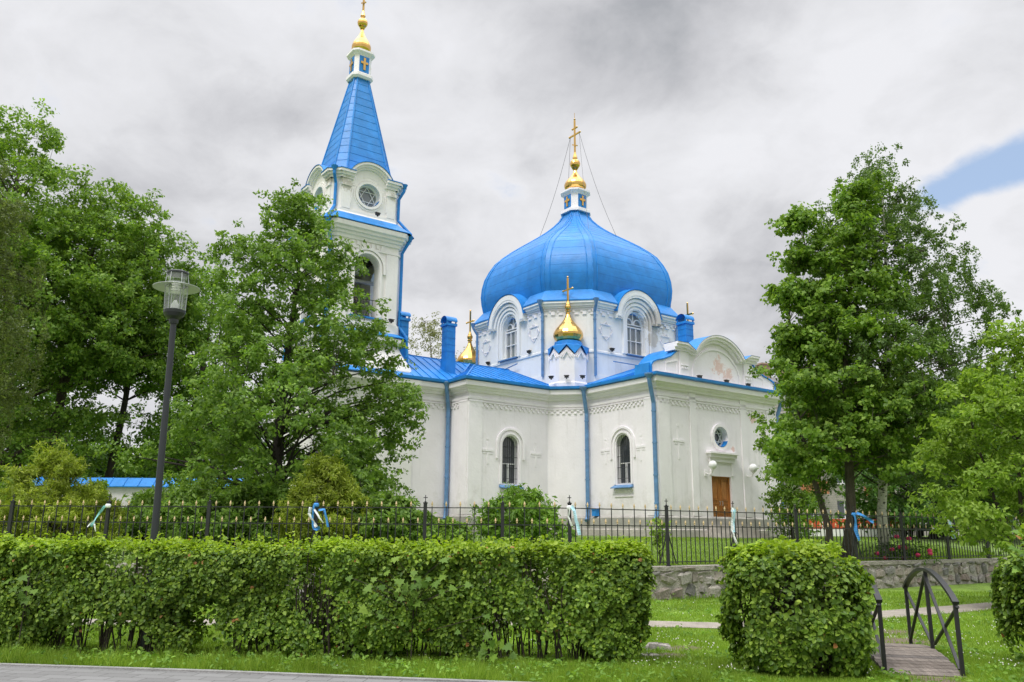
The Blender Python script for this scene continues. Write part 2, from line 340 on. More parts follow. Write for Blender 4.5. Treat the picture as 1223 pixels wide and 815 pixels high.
# ================================================================== GROUND
exec_ground = True
def fence_line():
    pass
CORNER = Vector((1.58, 19.8)); FR = Vector((20.9, 32.7)); FL = Vector((-16.0, 21.55))
dR = (FR - CORNER).normalized(); dL = (FL - CORNER).normalized()
PATHC = [(-9.5, 15.3), (-4, 15.6), (0, 15.9), (2.4, 15.8), (4.1, 15.5), (5.8, 16.5), (7.9, 17.95), (11.6, 20.3), (16, 23.4), (22, 27.8)]
PAVE = [(-16, 11.95), (-6.23, 10.47), (-3.44, 10.08), (-0.83, 9.62), (3, 8.95), (14, 7.05)]
WORN = [(2.55, 12.6, .42), (3.95, 12.5, .55), (4.55, 11.9, .5), (4.9, 10.0, .5), (6.15, 13.6, .7), (6.6, 14.7, .6), (2.2, 11.9, .35), (-3.9, 11.4, .45)]
def ground():
    m = mat('lawn', (.15, .25, .026), .95, .45, 1.3, .6, 60)
    nt = m.node_tree
    N = nt.nodes.new; L = nt.links.new; pr = nt.nodes['Principled BSDF']; cur = pr.inputs['Base Color'].links[0].from_socket
    tc = N('ShaderNodeTexCoord'); acc = None
    for (x, y, r) in WORN:
        d = N('ShaderNodeVectorMath'); d.operation = 'DISTANCE'; L(tc.outputs['Object'], d.inputs[0]); d.inputs[1].default_value = (x, y, 0)
        f = N('ShaderNodeMapRange'); L(d.outputs['Value'], f.inputs[0]); f.inputs[1].default_value = r * .5; f.inputs[2].default_value = r; f.inputs[3].default_value = 1; f.inputs[4].default_value = 0
        if acc is None: acc = f.outputs[0]
        else:
            mx = N('ShaderNodeMath'); mx.operation = 'MAXIMUM'; L(acc, mx.inputs[0]); L(f.outputs[0], mx.inputs[1]); acc = mx.outputs[0]
    x_ = N('ShaderNodeMix'); x_.data_type = 'RGBA'; L(acc, x_.inputs[0]); L(cur, x_.inputs[6]); x_.inputs[7].default_value = (.15, .115, .085, 1); L(x_.outputs[2], pr.inputs['Base Color'])
    s = 900
    mb = MB(); mb.add([(-s, -60, 0), (s, -60, 0), (s, s, 0), (-s, s, 0)], [(0, 1, 2, 3)])
    tag(mb.build('ground', m), kind='structure')
    # raised churchyard behind the retaining wall
    m2 = mat('churchyard_grass', (.12, .19, .032), .95, .4, .8, .5, 40)
    mb = MB(); rows = []
    xs = [-60, -30, -16, -8, 0, 1.58, 5, 10, 15, 20.9, 40, 80]
    def fy(x): return (CORNER.y + (x - CORNER.x) * (dL.y / dL.x)) if x < CORNER.x else (CORNER.y + (x - CORNER.x) * (dR.y / dR.x))
    for k, (dy, z) in enumerate([(.12, .70), (.5, .74), (4, .98), (9, 1.30), (14, 1.44), (30, 1.45), (60, 1.5), (200, 2.0), (700, 2.5)]):
        rows.append([(x * (1 + dy / 400), fy(x) + dy if dy < 100 else 40 + dy, z) for x in xs])
    mb.loops(rows, 0, cap=False, closed=False)
    tag(mb.build('churchyard_ground', m2, smooth=True), kind='structure')
    # gravel path
    mp = mat('path_gravel', (.30, .265, .225), .95, .22, 3.0, .5, 50)
    mb = MB(); L0 = []; L1 = []
    import itertools
    pts = []
    for i in range(len(PATHC) - 1):
        for t in (0, .25, .5, .75): pts.append(Vector(PATHC[i]).lerp(Vector(PATHC[i + 1]), t))
    pts.append(Vector(PATHC[-1]))
    rr = random.Random(2)
    for i, p in enumerate(pts):
        d = (pts[min(i + 1, len(pts) - 1)] - pts[max(i - 1, 0)]).normalized(); n = Vector((-d.y, d.x))
        w = .52 + rr.uniform(-.05, .05)
        a = p + n * w; b = p - n * (w + rr.uniform(-.04, .04)); L0.append((a.x, a.y, .008)); L1.append((b.x, b.y, .008))
    mb.loops([L1, L0], 0, cap=False, closed=False)
    tag(mb.build('path', mp), kind='structure')
    # paved walk in front of the hedge
    mv = mat('grey_pavers', (.26, .255, .25), .85, .12, 2.0, .15, 30)
    nt = mv.node_tree; N = nt.nodes.new; L = nt.links.new; p = nt.nodes['Principled BSDF']
    tc = N('ShaderNodeTexCoord'); mp_ = N('ShaderNodeMapping'); mp_.inputs['Rotation'].default_value = (0, 0, R(8.5)); L(tc.outputs['Object'], mp_.inputs[0])
    br = N('ShaderNodeTexBrick'); L(mp_.outputs[0], br.inputs['Vector']); br.inputs['Scale'].default_value = 1
    br.inputs['Brick Width'].default_value = .4; br.inputs['Row Height'].default_value = .2; br.inputs['Mortar Size'].default_value = .006
    br.inputs['Color1'].default_value = (.155, .153, .15, 1); br.inputs['Color2'].default_value = (.20, .198, .195, 1); br.inputs['Mortar'].default_value = (.07, .07, .065, 1)
    L(br.outputs[0], p.inputs['Base Color'])
    mb = MB(); mb.loops([[(x, y - 7, .03) for x, y in PAVE], [(x, y, .03) for x, y in PAVE]], 0, cap=False, closed=False)
    tag(mb.build('pavement', mv), kind='structure')
    mk = mat('kerb_concrete', (.26, .257, .25), .9, .15, 4, .3, 30)
    mb = MB()
    mb.loops([[(x, y + o, z) for x, y in PAVE] for o, z in ((0, .0), (0, .05), (.08, .05), (.08, -.02))], 0, cap=False, closed=False)
    tag(mb.build('kerb', mk), kind='structure')
ground()

# ================================================================== CHURCH
CZ = 1.45
church = empty('orthodox_church', (3.783, 46.487, CZ), R(36))
tag(church, 'white orthodox church with blue domed roof, gold cupolas and a tall blue-spired bell tower', 'church')
PLAN = [(-4.02, -10.04), (4.39, -10.04), (4.39, -5.43), (5.6, -4.03), (10.1, -4.03), (10.1, 4.03), (5.6, 4.03), (4.2, 5.43), (4.2, 10.0), (-4.02, 10.0),
        (-4.02, 5.43), (-5.42, 4.03), (-10.05, 4.03), (-10.05, 2.4), (-12.6, 2.4), (-12.6, -2.4), (-10.05, -2.4), (-10.05, -4.03), (-5.42, -4.03), (-4.02, -5.43)]
def cw(i): # wall frame of the plan edge i -> i+1
    return wallframe(PLAN[i], PLAN[(i + 1) % len(PLAN)], CZ)
ZW0, ZW1 = 1.2, 8.3
def cross_relief(mb, P, s, z, h=1.15, w=.62, o=.016):
    mb.pbox(P, s - .055, s + .055, z - h * .55, z + h * .32, 0, o); mb.pbox(P, s - w / 2, s + w / 2, z - .05, z + .06, 0, o + .015)
    mb.pbox(P, s - .06, s + .06, z + h * .42, z + h * .48, 0, o)
    for q in (-1, 1): mb.pbox(P, s + q * .17 - .12, s + q * .17 + .12, z - .16, z - .10, 0, o)
def orthocross(mb, x, y, z0, h, t=.07, m=0, side=.36, bars=3):
    """Orthodox cross whose bars run along the church's y axis"""
    mb.box(x - t / 2, x + t / 2, y - t / 2, y + t / 2, z0, z0 + h, m)
    for zz, w in (((.78, side * .42), (.6, side)) if bars == 3 else ((.55, side),)):
        mb.box(x - t / 2 + .004, x + t / 2 - .004, y - h * w, y + h * w, z0 + h * zz - t / 2, z0 + h * zz + t / 2, m)
        for q in (-1, 1): mb.lathe([(.01, z0 + h * zz - t * .9), (t * .9, z0 + h * zz), (.01, z0 + h * zz + t * .9)], (x, y + q * h * w), 8, m)
    if bars == 3: mb.beam((x, y - h * side * .45, z0 + h * .27), (x, y + h * side * .45, z0 + h * .36), t * .8, t * .8, m)
    mb.lathe([(.01, z0 + h), (t * .9, z0 + h + t * .8), (.01, z0 + h + t * 1.6)], (x, y), 8, m)
    mb.lathe([(t * 1.6, z0 - .02), (t * 1.1, z0 + h * .05), (t * .6, z0 + h * .12)], (x, y), 10, m)
ONION = [(.66, 0), (.83, .05), (.95, .12), (1, .2), (.985, .27), (.92, .35), (.80, .44), (.64, .53), (.47, .62), (.33, .71), (.22, .80), (.15, .90), (.12, 1)]
def onion(mb, x, y, z0, r, h, n=20, m=0): mb.lathe([(r * a, z0 + h * b) for a, b in ONION], (x, y), n, m, ph=.16)
def ball(mb, x, y, z, r, m=0, n=16): mb.lathe([(max(.01, r * math.sin(math.pi * i / 8)), z - r * math.cos(math.pi * i / 8)) for i in range(9)], (x, y), n, m)
Z = lambda z: z - CZ

def church_walls():
    mb = MB(); tr = MB(); n = len(PLAN)
    wins = {}                                     # edge -> openings
    holes = {}
    # S arm side (edge 19), W arm side (edge 17), facade (edge 0)
    P19, L19 = cw(19); P17, L17 = cw(17); P0, L0 = cw(0)
    s19 = lambda b: -5.43 - b     # edge 19 runs from b=-5.43 to -10.04
    s17 = lambda a: a + 10.05
    arched = [(19, s19(-7.82)), (17, s17(-7.66)), (4, L17 / 2), (2, 1.0)]
    for e, s in arched[:2]: holes.setdefault(e, []).append(arch(s, 5.55, .45, 3.74))
    fc = 4.02
    holes[0] = [[(fc - .62, 1.95), (fc + .74, 1.95), (fc + .74, 4.15), (fc - .62, 4.15)], circ(fc + .09, 5.97, .47)]
    for i in range(n):
        P, L = cw(i)
        panel(mb, P, [(0, ZW0), (L, ZW0), (L, ZW1), (0, ZW1)], holes.get(i, []))
    part(mb, 'wall', M['white'], church)
    # --- mouldings
    moulding(tr, PLAN, [(0, 7.55), (.06, 7.55), (.06, 7.66), (0, 7.68)], CZ)
    moulding(tr, PLAN, [(0, 7.86), (.10, 7.88), (.13, 7.97), (.22, 8.02), (.25, 8.10), (.36, 8.13), (.38, 8.34), (.30, 8.36), (0, 8.36)], CZ)
    part(tr, 'cornice', M['trim'], church)
    fr = MB()
    for i in (16, 17, 18, 19, 0, 1, 15):
        P, L = cw(i); k = max(1, int(L / .26)); st = L / k
        for j in range(k):
            fr.pbox(P, j * st + .02, j * st + st * .52, 7.33, 7.41, 0, .05); fr.pbox(P, (j + .5) * st + .02, (j + .5) * st + st * .52, 7.21, 7.29, 0, .05)
        fr.pbox(P, 0.01, L - .01, 7.43, 7.47, 0, .06)
    part(fr, 'dentil_frieze', M['trim'], church)
    # --- stone base
    st = MB(); moulding(st, PLAN, [(.16, 1.75), (.16, 2.24), (.02, 2.32), (-.05, 2.32)], CZ)
    moulding(st, PLAN, [(.26, 1.0), (.26, 1.72), (.16, 1.76)], CZ, 1)
    part(st, 'stone_base', [M['stone'], M['stone2']], church)
    # --- lesenes on the facade and crosses
    ls = MB()
    P16, L16 = cw(16)
    for P, a, b, z1, o in ((P0, .02, .75, 7.54, .05), (P0, L0 - .75, L0 - .02, 7.54, .05), (P0, fc - 1.95, fc - 1.53, 7.86, .06), (P0, fc + 1.62, fc + 2.04, 7.86, .06), (P19, L19 - .75, L19 - .01, 7.54, .045), (P17, .01, .75, 7.54, .045), (P16, L16 - .7, L16 - .01, 7.54, .045)):
        ls = MB(); ls.pbox(P, a, b, 2.33, z1, 0, o); part(ls, 'pilaster', M['trim'], church)
    for P, s, z, h, w in ((P0, fc - 2.72, 5.62, 1.5, .7), (P0, fc + 2.85, 5.62, 1.5, .7), (P19, s19(-6.65), 5.35, 1.15, .62), (P19, s19(-8.98), 5.35, 1.15, .62), (P17, s17(-8.95), 5.25, 1.15, .62), (P17, s17(-6.15), 5.25, 1.15, .62)):
        ls = MB(); cross_relief(ls, P, s, z, h, w); part(ls, 'cross_relief', M['trim'], church)
    # --- windows of the lower walls
    for P, s in ((P19, s19(-7.82)), (P17, s17(-7.66))):
        w = MB(); w.prism(P, arch(s, 5.55, .47, 3.72), -.27, -.25)
        wo = part(w, 'window', M['glass'], church)
        f = MB(); f.band(P, arch(s, 5.55, .42, 3.78), arch(s, 5.55, .45, 3.74), -.25, -.2)
        f.pbox(P, s - .44, s + .44, 4.68, 4.72, -.25, -.2); f.pbox(P, s - .05, s + .05, 3.75, 4.68, -.25, -.175)
        f.pbox(P, s - .44, s + .44, 3.74, 3.8, -.25, -.16)
        part(f, 'frame', M['paintw'], wo)
        g = MB()
        for k in range(-3, 4): g.tube([P(s + k * .125, 3.78, -.06), P(s + k * .125, 5.55 + math.sqrt(max(.0, .43 ** 2 - (k * .125) ** 2)), -.06)], .011, 5)
        for zz in (4.0, 4.5, 5.0, 5.5): g.tube([P(s - .47, zz, -.06), P(s + .47, zz, -.06)], .012, 5)
        part(g, 'grille', M['iron'], wo)
        a = MB(); a.band(P, arch(s, 5.55, .52, 3.74), arch(s, 5.55, .62, 3.74), 0, .05); a.band(P, arch(s, 5.55, .72, 4.9), arch(s, 5.55, .82, 4.9), 0, .07)
        part(a, 'surround', M['trim'], wo)
        b = MB(); b.hexa([P(s - .68, 3.55, .22), P(s + .68, 3.55, .22), P(s + .6, 3.60, -.1), P(s - .6, 3.60, -.1), P(s - .68, 3.59, .22), P(s + .68, 3.59, .22), P(s + .6, 3.76, -.1), P(s - .6, 3.76, -.1)])
        part(b, 'sill', M['bluepipe'], wo)
        d = MB()
        for k in range(9): d.pbox(P, s - .55 + k * .125, s - .48 + k * .125, 3.40, 3.47, 0, .05)
        d.pbox(P, s - .6, s + .6, 3.17, 3.21, 0, .04); d.pbox(P, s - .6, s + .6, 3.49, 3.53, 0, .07)
        part(d, 'apron', M['trim'], wo)
    # --- facade: round window, ledge, door, steps, globe lamps
    s = fc + .09
    w = MB(); w.prism(P0, circ(s, 5.97, .49), -.27, -.25); wo = part(w, 'round_window', M['glass'], church)
    f = MB(); f.band(P0, circ(s, 5.97, .42), circ(s, 5.97, .47), -.25, -.17, closed=True)
    hx = [(s + .4 * math.cos(R(60 * k + 30)), 5.97 + .4 * math.sin(R(60 * k + 30))) for k in range(6)]
    for tri in ((0, 2, 4), (1, 3, 5)):
        for q in range(3):
            a, b = hx[tri[q]], hx[tri[(q + 1) % 3]]; f.beam(P0(a[0], a[1], -.2), P0(b[0], b[1], -.2), .035, .035)
    part(f, 'frame', M['paintw'], wo)
    f = MB(); f.band(P0, circ(s, 5.97, .48), circ(s, 5.97, .62), 0, .09, closed=True); part(f, 'surround', M['trim'], wo)
    f = MB(); arc = [(s + .465 * math.cos(R(200 + 140 * k / 10)), 5.97 + .465 * math.sin(R(200 + 140 * k / 10))) for k in range(11)]
    f.loops([[P0(a, z, -.24) for a, z in arc], [P0(s + (a - s) * .985, 5.97 + (z - 5.97) * .985, .10) for a, z in arc]], 0, cap=False, closed=False)
    part(f, 'sill', M['blue'], wo)
    f = MB(); f.pbox(P0, s - 1.02, s + 1.02, 5.16, 5.24, 0, .3); f.pbox(P0, s - .92, s + .92, 5.0, 5.16, 0, .2); f.pbox(P0, s - .86, s + .86, 4.8, 5.0, 0, .1); f.pbox(P0, s - .8, s - .7, 4.2, 4.8, 0, .06); f.pbox(P0, s + .7, s + .8, 4.2, 4.8, 0, .06)
    part(f, 'door_hood', M['trim'], church)
    c0 = fc - .62; c1 = fc + .74; cm = (c0 + c1) / 2
    d = MB()
    for a, b in ((c0 + .03, cm - .012), (cm + .012, c1 - .03)):
        d.pbox(P0, a, b, 1.96, 4.12, -.24, -.17)
        for z0, z1 in ((2.06, 2.55), (2.66, 2.95), (3.05, 4.02)):
            d.band(P0, [(a + .13, z0 + .06), (b - .13, z0 + .06), (b - .13, z1 - .06), (a + .13, z1 - .06)], [(a + .09, z0 + .02), (b - .09, z0 + .02), (b - .09, z1 - .02), (a + .09, z1 - .02)], -.17, -.13, closed=True)
            d.pbox(P0, a + .16, b - .16, z0 + .09, z1 - .09, -.17, -.15)
        d.pbox(P0, a + .02, b - .02, 2.575, 2.64, -.17, -.12)
    d.pbox(P0, c0, c0 + .05, 1.95, 4.15, -.25, -.10); d.pbox(P0, c1 - .05, c1, 1.95, 4.15, -.25, -.10); d.pbox(P0, c0 + .05, c1 - .05, 4.10, 4.15, -.25, -.10)
    do = part(d, 'door', M['door'], church)
    h = MB()
    for q in (-.09, .09): h.tube([P0(cm + q, 2.85, -.13), P0(cm + q, 2.85, -.06), P0(cm + q, 3.02, -.06), P0(cm + q, 3.02, -.13)], .014, 6)
    part(h, 'handle', M['lampmetal'], do)
    f = MB()
    for k in range(4): f.pbox(P0, c0 - .5 - k * .22, c1 + .5 + k * .22, 1.2, 1.92 - k * .16, .0, .55 + k * .3)
    part(f, 'door_steps', M['stone2'], church)
    for sx in (fc - 1.02, fc + 1.85):
        f = MB(); f.tube([P0(sx, 4.28, .0), P0(sx, 4.22, .12), P0(sx + .02, 4.22, .32), P0(sx + .02, 4.36, .42), P0(sx + .02, 4.44, .42)], .025, 6); f.lathe([(.08, P0(0, 4.36).z), (.09, P0(0, 4.44).z)], (P0(sx + .02, 0, .42).x, P0(sx + .02, 0, .42).y), 10); f.pbox(P0, sx - .07, sx + .07, 4.12, 4.4, 0, .03)
        lo = part(f, 'wall_lamp', M['trim'], church)
        g = MB(); q = P0(sx + .02, 4.6, .42); ball(g, q.x, q.y, q.z, .2); part(g, 'globe', M['globe'], lo, smooth=True)
church_walls()

def seam_plane(mb, poly, n_dir, step, thick=.035, m=0, seam=True):
    """sheet-metal roof plane with raised standing seams running along n_dir (plan direction up the slope)"""
    poly = [Vector(p) for p in poly]
    nrm = (poly[1] - poly[0]).cross(poly[2] - poly[0]).normalized()
    if nrm.z < 0: poly.reverse(); nrm = -nrm
    mb.add(poly, [tuple(range(len(poly)))], m)
    if not seam: return
    d = Vector((n_dir[0], n_dir[1], 0)).normalized(); e = Vector((-d.y, d.x, 0))
    ts = [p.dot(e) for p in poly]; t = math.floor(min(ts) / step) * step + step * .5
    while t < max(ts):
        hits = []
        for i in range(len(poly)):
            a, b = poly[i], poly[(i + 1) % len(poly)]; ta, tb = a.dot(e) - t, b.dot(e) - t
            if ta * tb < 0: hits.append(a.lerp(b, ta / (ta - tb)))
        if len(hits) == 2 and (hits[0] - hits[1]).length > .25:
            mb.beam(hits[0] + nrm * .012, hits[1] + nrm * .012, .042, thick * 1.5, m, upv=nrm)
        t += step
def church_roof():
    mb = MB(); EZ = Z(8.46); RZ = Z(10.1); ev = .40
    E = [Vector((p.x, p.y, EZ)) for p in offset_path(PLAN, ev)]
    V3 = lambda a, b, z: Vector((a, b, Z(z)))
    o = V3(0, 0, 10.1)
    # west arm: hip end + two slopes
    hw = V3(-7.1, 0, 10.1); vw = V3(-4.2, -4.2, 8.62); vw2 = V3(-4.2, 4.2, 8.62)
    seam_plane(mb, [E[17], E[18], vw, o, hw], (0, 1), .48)
    seam_plane(mb, [E[12], E[11], vw2, o, hw], (0, 1), .48)
    wl = V3(-10.45, -4.43, 8.46); wl2 = V3(-10.45, 4.43, 8.46)
    seam_plane(mb, [E[17], hw, E[12]], (1, 0), .48)
    # south arm: ridge from the parapet back
    hs = V3(.18, -9.55, 10.1); ve = V3(4.5, -4.2, 8.62)
    seam_plane(mb, [E[0] + Vector((0, .4, 0)), hs, o, vw, E[19]], (1, 0), .48)
    seam_plane(mb, [E[1] + Vector((0, .4, 0)), hs, o, ve, E[2]], (1, 0), .48)
    seam_plane(mb, [E[18], E[19], vw], (1, 1), .48)
    seam_plane(mb, [E[2], E[3], ve], (-1, 1), .48)
    # east and north arms
    he = V3(7.1, 0, 10.1); ve2 = V3(4.3, 4.2, 8.62)
    seam_plane(mb, [E[3], E[4], he, o, ve], (0, 1), .48); seam_plane(mb, [E[6], E[5], he, o, ve2], (0, 1), .48); seam_plane(mb, [E[4], E[5], he], (1, 0), .48)
    hn = V3(.1, 7.1, 10.1)
    seam_plane(mb, [E[8], hn, o, ve2, E[7]], (1, 0), .48); seam_plane(mb, [E[9], hn, o, vw2, E[10]], (1, 0), .48); seam_plane(mb, [E[8], E[9], hn], (0, 1), .48)
    seam_plane(mb, [E[6], E[7], ve2], (1, 1), .48); seam_plane(mb, [E[10], E[11], vw2], (1, -1), .48)
    # nave link towards the tower
    hl = V3(-12.6, 0, 10.12)
    seam_plane(mb, [V3(-12.6, -2.8, 8.5), V3(-9.9, -2.8, 8.5), V3(-7.4, 0, 10.12), hl], (0, 1), .48); seam_plane(mb, [V3(-12.6, 2.8, 8.5), V3(-9.9, 2.8, 8.5), V3(-7.4, 0, 10.12), hl], (0, 1), .48)
    for a, b in ((E[17], hw), (E[12], hw), (hw, o), (hs, o), (vw, o), (hl, hw), (E[0] + Vector((0, .4, 0)), hs), (V3(-9.9, -2.8, 8.5), V3(-7.4, 0, 10.12))): mb.beam(a + Vector((0, 0, .02)), b + Vector((0, 0, .02)), .06, .06)
    part(mb, 'roof', M['blue'], church)
    g = MB(); moulding(g, PLAN, [(.37, 8.365), (.47, 8.40), (.48, 8.52), (.44, 8.52), (.40, 8.47)], CZ)
    part(g, 'gutter', M['blue'], church)
    # chimneys
    for (a, b, z0, z1, w, rz) in ((-9.65, -1.5, 8.9, 11.5, .245, 0), (1.45, -7.0, 9.6, 12.2, .28, 1), (-12.35, -1.75, 8.6, 11.3, .2, 0)):
        c = MB(); c.box(a - w, a + w, b - w, b + w, Z(z0), Z(z1)); c.box(a - w - .025, a + w + .025, b - w - .025, b + w + .025, Z(z0), Z(z0 + (z1 - z0) * .38)); c.box(a - w - .06, a + w + .06, b - w - .06, b + w + .06, Z(z1), Z(z1 + .12))
        for k in range(4): c.box(a - w - .012, a + w + .012, b - w - .012, b + w + .012, Z(z0 + (z1 - z0) * (.5 + .13 * k)), Z(z0 + (z1 - z0) * (.5 + .13 * k) + .015))
        co = part(c, 'chimney', M['blue'], church)
        c = MB(); n = 12; rr = w + .06
        arcp = [(rr * math.cos(math.pi * i / n), Z(z1 + .12) + .1 + rr * .95 * math.sin(math.pi * i / n)) for i in range(n + 1)]
        c.loops([[(a - w - .07, b + y, z) for y, z in arcp], [(a + w + .07, b + y, z) for y, z in arcp]], 0, cap=False, closed=False)
        c.loops([[(a - w - .07, b + y * .93, (z - Z(z1)) * .95 + Z(z1)) for y, z in arcp], [(a + w + .07, b + y * .93, (z - Z(z1)) * .95 + Z(z1)) for y, z in arcp]], 0, cap=False, closed=False)
        for sx in (-w, w):
            for sy in (-w, w): c.box(a + sx - .03, a + sx + .03, b + sy - .03, b + sy + .03, Z(z1 + .12), Z(z1 + .26))
        part(c, 'chimney_cap', M['blue'], co, smooth=False)
church_roof()

def church_parapet():
    P, L = wallframe((-4.02, -10.04), (4.39, -10.04), CZ)
    c = 4.1
    half = [(4.38, 8.5), (4.38, 8.86), (4.25, 9.02), (3.95, 9.14), (3.55, 9.24), (3.1, 9.42), (2.72, 9.70)]
    top = [(2.55, 9.72), (2.55, 10.0)]
    r, zc = 1.92, 8.72
    arcpts = [(r * math.cos(R(a)), zc + r * math.sin(R(a))) for a in range(38, 91, 4)]
    right = half + top + arcpts
    out = [(c + a, z) for a, z in right] + [(c - a, z) for a, z in reversed(right[:-1])]
    mb = MB(); mb.prism(P, list(reversed(out)), -.45, .0)
    po = part(mb, 'parapet', M['parapet'], church)
    # crowning cornice following the arch
    cr = [(2.95, 10.0), (2.25, 10.0)] + [(2.0 * math.cos(R(a)), zc - .05 + 2.0 * math.sin(R(a))) for a in range(34, 91, 4)]
    line = [(c + a, z) for a, z in cr] + [(c - a, z) for a, z in reversed(cr[:-1])]
    def up_(l, d): # shift outline outward from arch centre
        res = []
        for a, z in l:
            if abs(a - c) > 2.1: res.append((a, z + d))
            else:
                q = Vector((a - c, z - zc)); q = q.normalized() * (q.length + d); res.append((c + q.x, zc + q.y))
        return res
    t = MB(); t.band(P, up_(line, -.24), up_(line, -.10), -.5, .14); t.band(P, up_(line, -.10), up_(line, .02), -.52, .26); t.band(P, up_(line, .02), up_(line, .12), -.54, .34)
    t.band(P, [(c + 1.68 * math.cos(R(a)), 8.6 + 1.5 * math.sin(R(a))) for a in range(180, -1, -9)], [(c + 1.76 * math.cos(R(a)), 8.6 + 1.58 * math.sin(R(a))) for a in range(180, -1, -9)], 0, .05)
    for q in (-1, 1):
        x = c + q * 2.28; t.pbox(P, x - .3, x + .3, 8.52, 9.75, 0, .07)
        t.pbox(P, x - .24, x + .24, 9.08, 9.14, .07, .13)
        for k in range(3): t.pbox(P, x - .2 + k * .15, x - .1 + k * .15, 8.94, 9.03, .07, .12)
        t.band(P, [(c + q * 2.75, 8.72), (c + q * 2.75, 9.25), (c + q * 3.45, 9.08), (c + q * 3.45, 8.72)], [(c + q * 2.70, 8.67), (c + q * 2.70, 9.33), (c + q * 3.5, 9.13), (c + q * 3.5, 8.67)], 0, .035, closed=True)
    part(t, 'cornice', M['trim'], po)
    # sheet-metal coping
    k = MB(); cap = up_(line, .125)
    k.loops([[P(a, z + .0, .36) for a, z in cap], [P(a, z + .03, -.56) for a, z in cap]], 0, cap=False, closed=False)
    for q in (1, -1):
        wing = [(c + q * a, z + .012) for a, z in half[:] ]
        k.band(P, wing, [(c + (a - c) * 1.015, z + .035) for a, z in wing], -.52, .06)
    # barrel roof running back from the arch
    bar = [(c + 1.95 * math.cos(R(a)), zc - .05 + 1.95 * math.sin(R(a))) for a in range(180, -1, -9)]
    k.loops([[P(a, z, -.45) for a, z in bar], [P(a, z, -3.6) for a, z in bar]], 0, cap=True, closed=False)
    # metal cladding of the west shoulder
    k.hexa([P(-.46, 8.5, -.0), P(-.02, 8.5, -.02), P(-.02, 8.5, -.9), P(-.46, 8.5, -.9), P(-.40, 8.98, -.02), P(-.02, 9.0, -.02), P(-.02, 9.0, -.9), P(-.40, 8.98, -.9)])
    k.hexa([P(.02, 8.9, -.4), P(1.5, 9.4, -.4), P(1.5, 9.4, -1.1), P(.02, 8.9, -1.1), P(.02, 8.98, -.4), P(1.5, 9.5, -.4), P(1.5, 9.46, -1.1), P(.02, 8.92, -1.1)])
    part(k, 'coping', M['blue'], po)
church_parapet()

def gold_cupola_turret(x, y):
    z0 = 8.3; t = MB(); r = .98
    ph = R(22.5)
    t.lathe([(r + .06, Z(8.3)), (r + .06, Z(8.75)), (r + .02, Z(8.82)), (r, Z(8.82)), (r, Z(10.15)), (r - .2, Z(10.3))], (x, y), 8, 0, ph)
    # zig-zag gables round the head
    for k in range(8):
        a = R(45 * k + 0); c = Vector((math.cos(a), math.sin(a))); e = Vector((-c.y, c.x)); ap = r * math.cos(R(22.5)); hw = r * math.sin(R(22.5))
        for (g, dz, o) in ((1.0, 0, .03), (.78, -.1, .06), (.5, -.2, .09)):
            pts = []
            for s, z in ((-hw * g * 1.05, 10.12 + dz * .3), (0, 10.58 + dz), (hw * g * 1.05, 10.12 + dz * .3), (hw * g * 1.05, 10.04 + dz * .3), (0, 10.5 + dz), (-hw * g * 1.05, 10.04 + dz * .3)):
                for oo in (0,): pts.append((s, z))
            def PP(s, z, o_): q = Vector((x, y)) + c * (ap + o_) + e * s; return (q.x, q.y, Z(z))
            t.prism(PP, list(reversed(pts)), 0, o)
        t.prism(lambda s, z, o_: PP(s, z, o_), [(hw, 10.05), (0, 10.52), (-hw, 10.05)], -.1, .004)
    to = part(t, 'corner_turret', M['trim'], church)
    b = MB(); n = 16
    lo = []
    for rr, zt, zv in ((1.05, 10.66, 10.22), (.84, 10.74, 10.44), (.73, 10.80, 10.74), (.71, 10.95, 10.95), (.60, 11.0, 11.0)):
        lo.append([(x + rr * math.cos(R(22.5 * j)), y + rr * math.sin(R(22.5 * j)), Z(zt if j % 2 == 0 else zv)) for j in range(n)])
    b.loops(lo, 0)
    part(b, 'collar', M['blue'], to)
    g = MB(); onion(g, x, y, Z(10.98), .77, 1.62, 18); g.lathe([(.12, Z(12.58)), (.16, Z(12.63)), (.1, Z(12.70))], (x, y), 12); ball(g, x, y, Z(12.83), .17)
    part(g, 'onion_dome', M['gold'], to)
    c = MB(); orthocross(c, x, y, Z(13.0), 1.4, .075, side=.27, bars=1); part(c, 'cross', M['gold'], to)
for tx, ty in ((-4.17, -4.17), (-4.5, 4.5), (4.5, -4.5), (4.5, 4.5)): gold_cupola_turret(tx, ty)

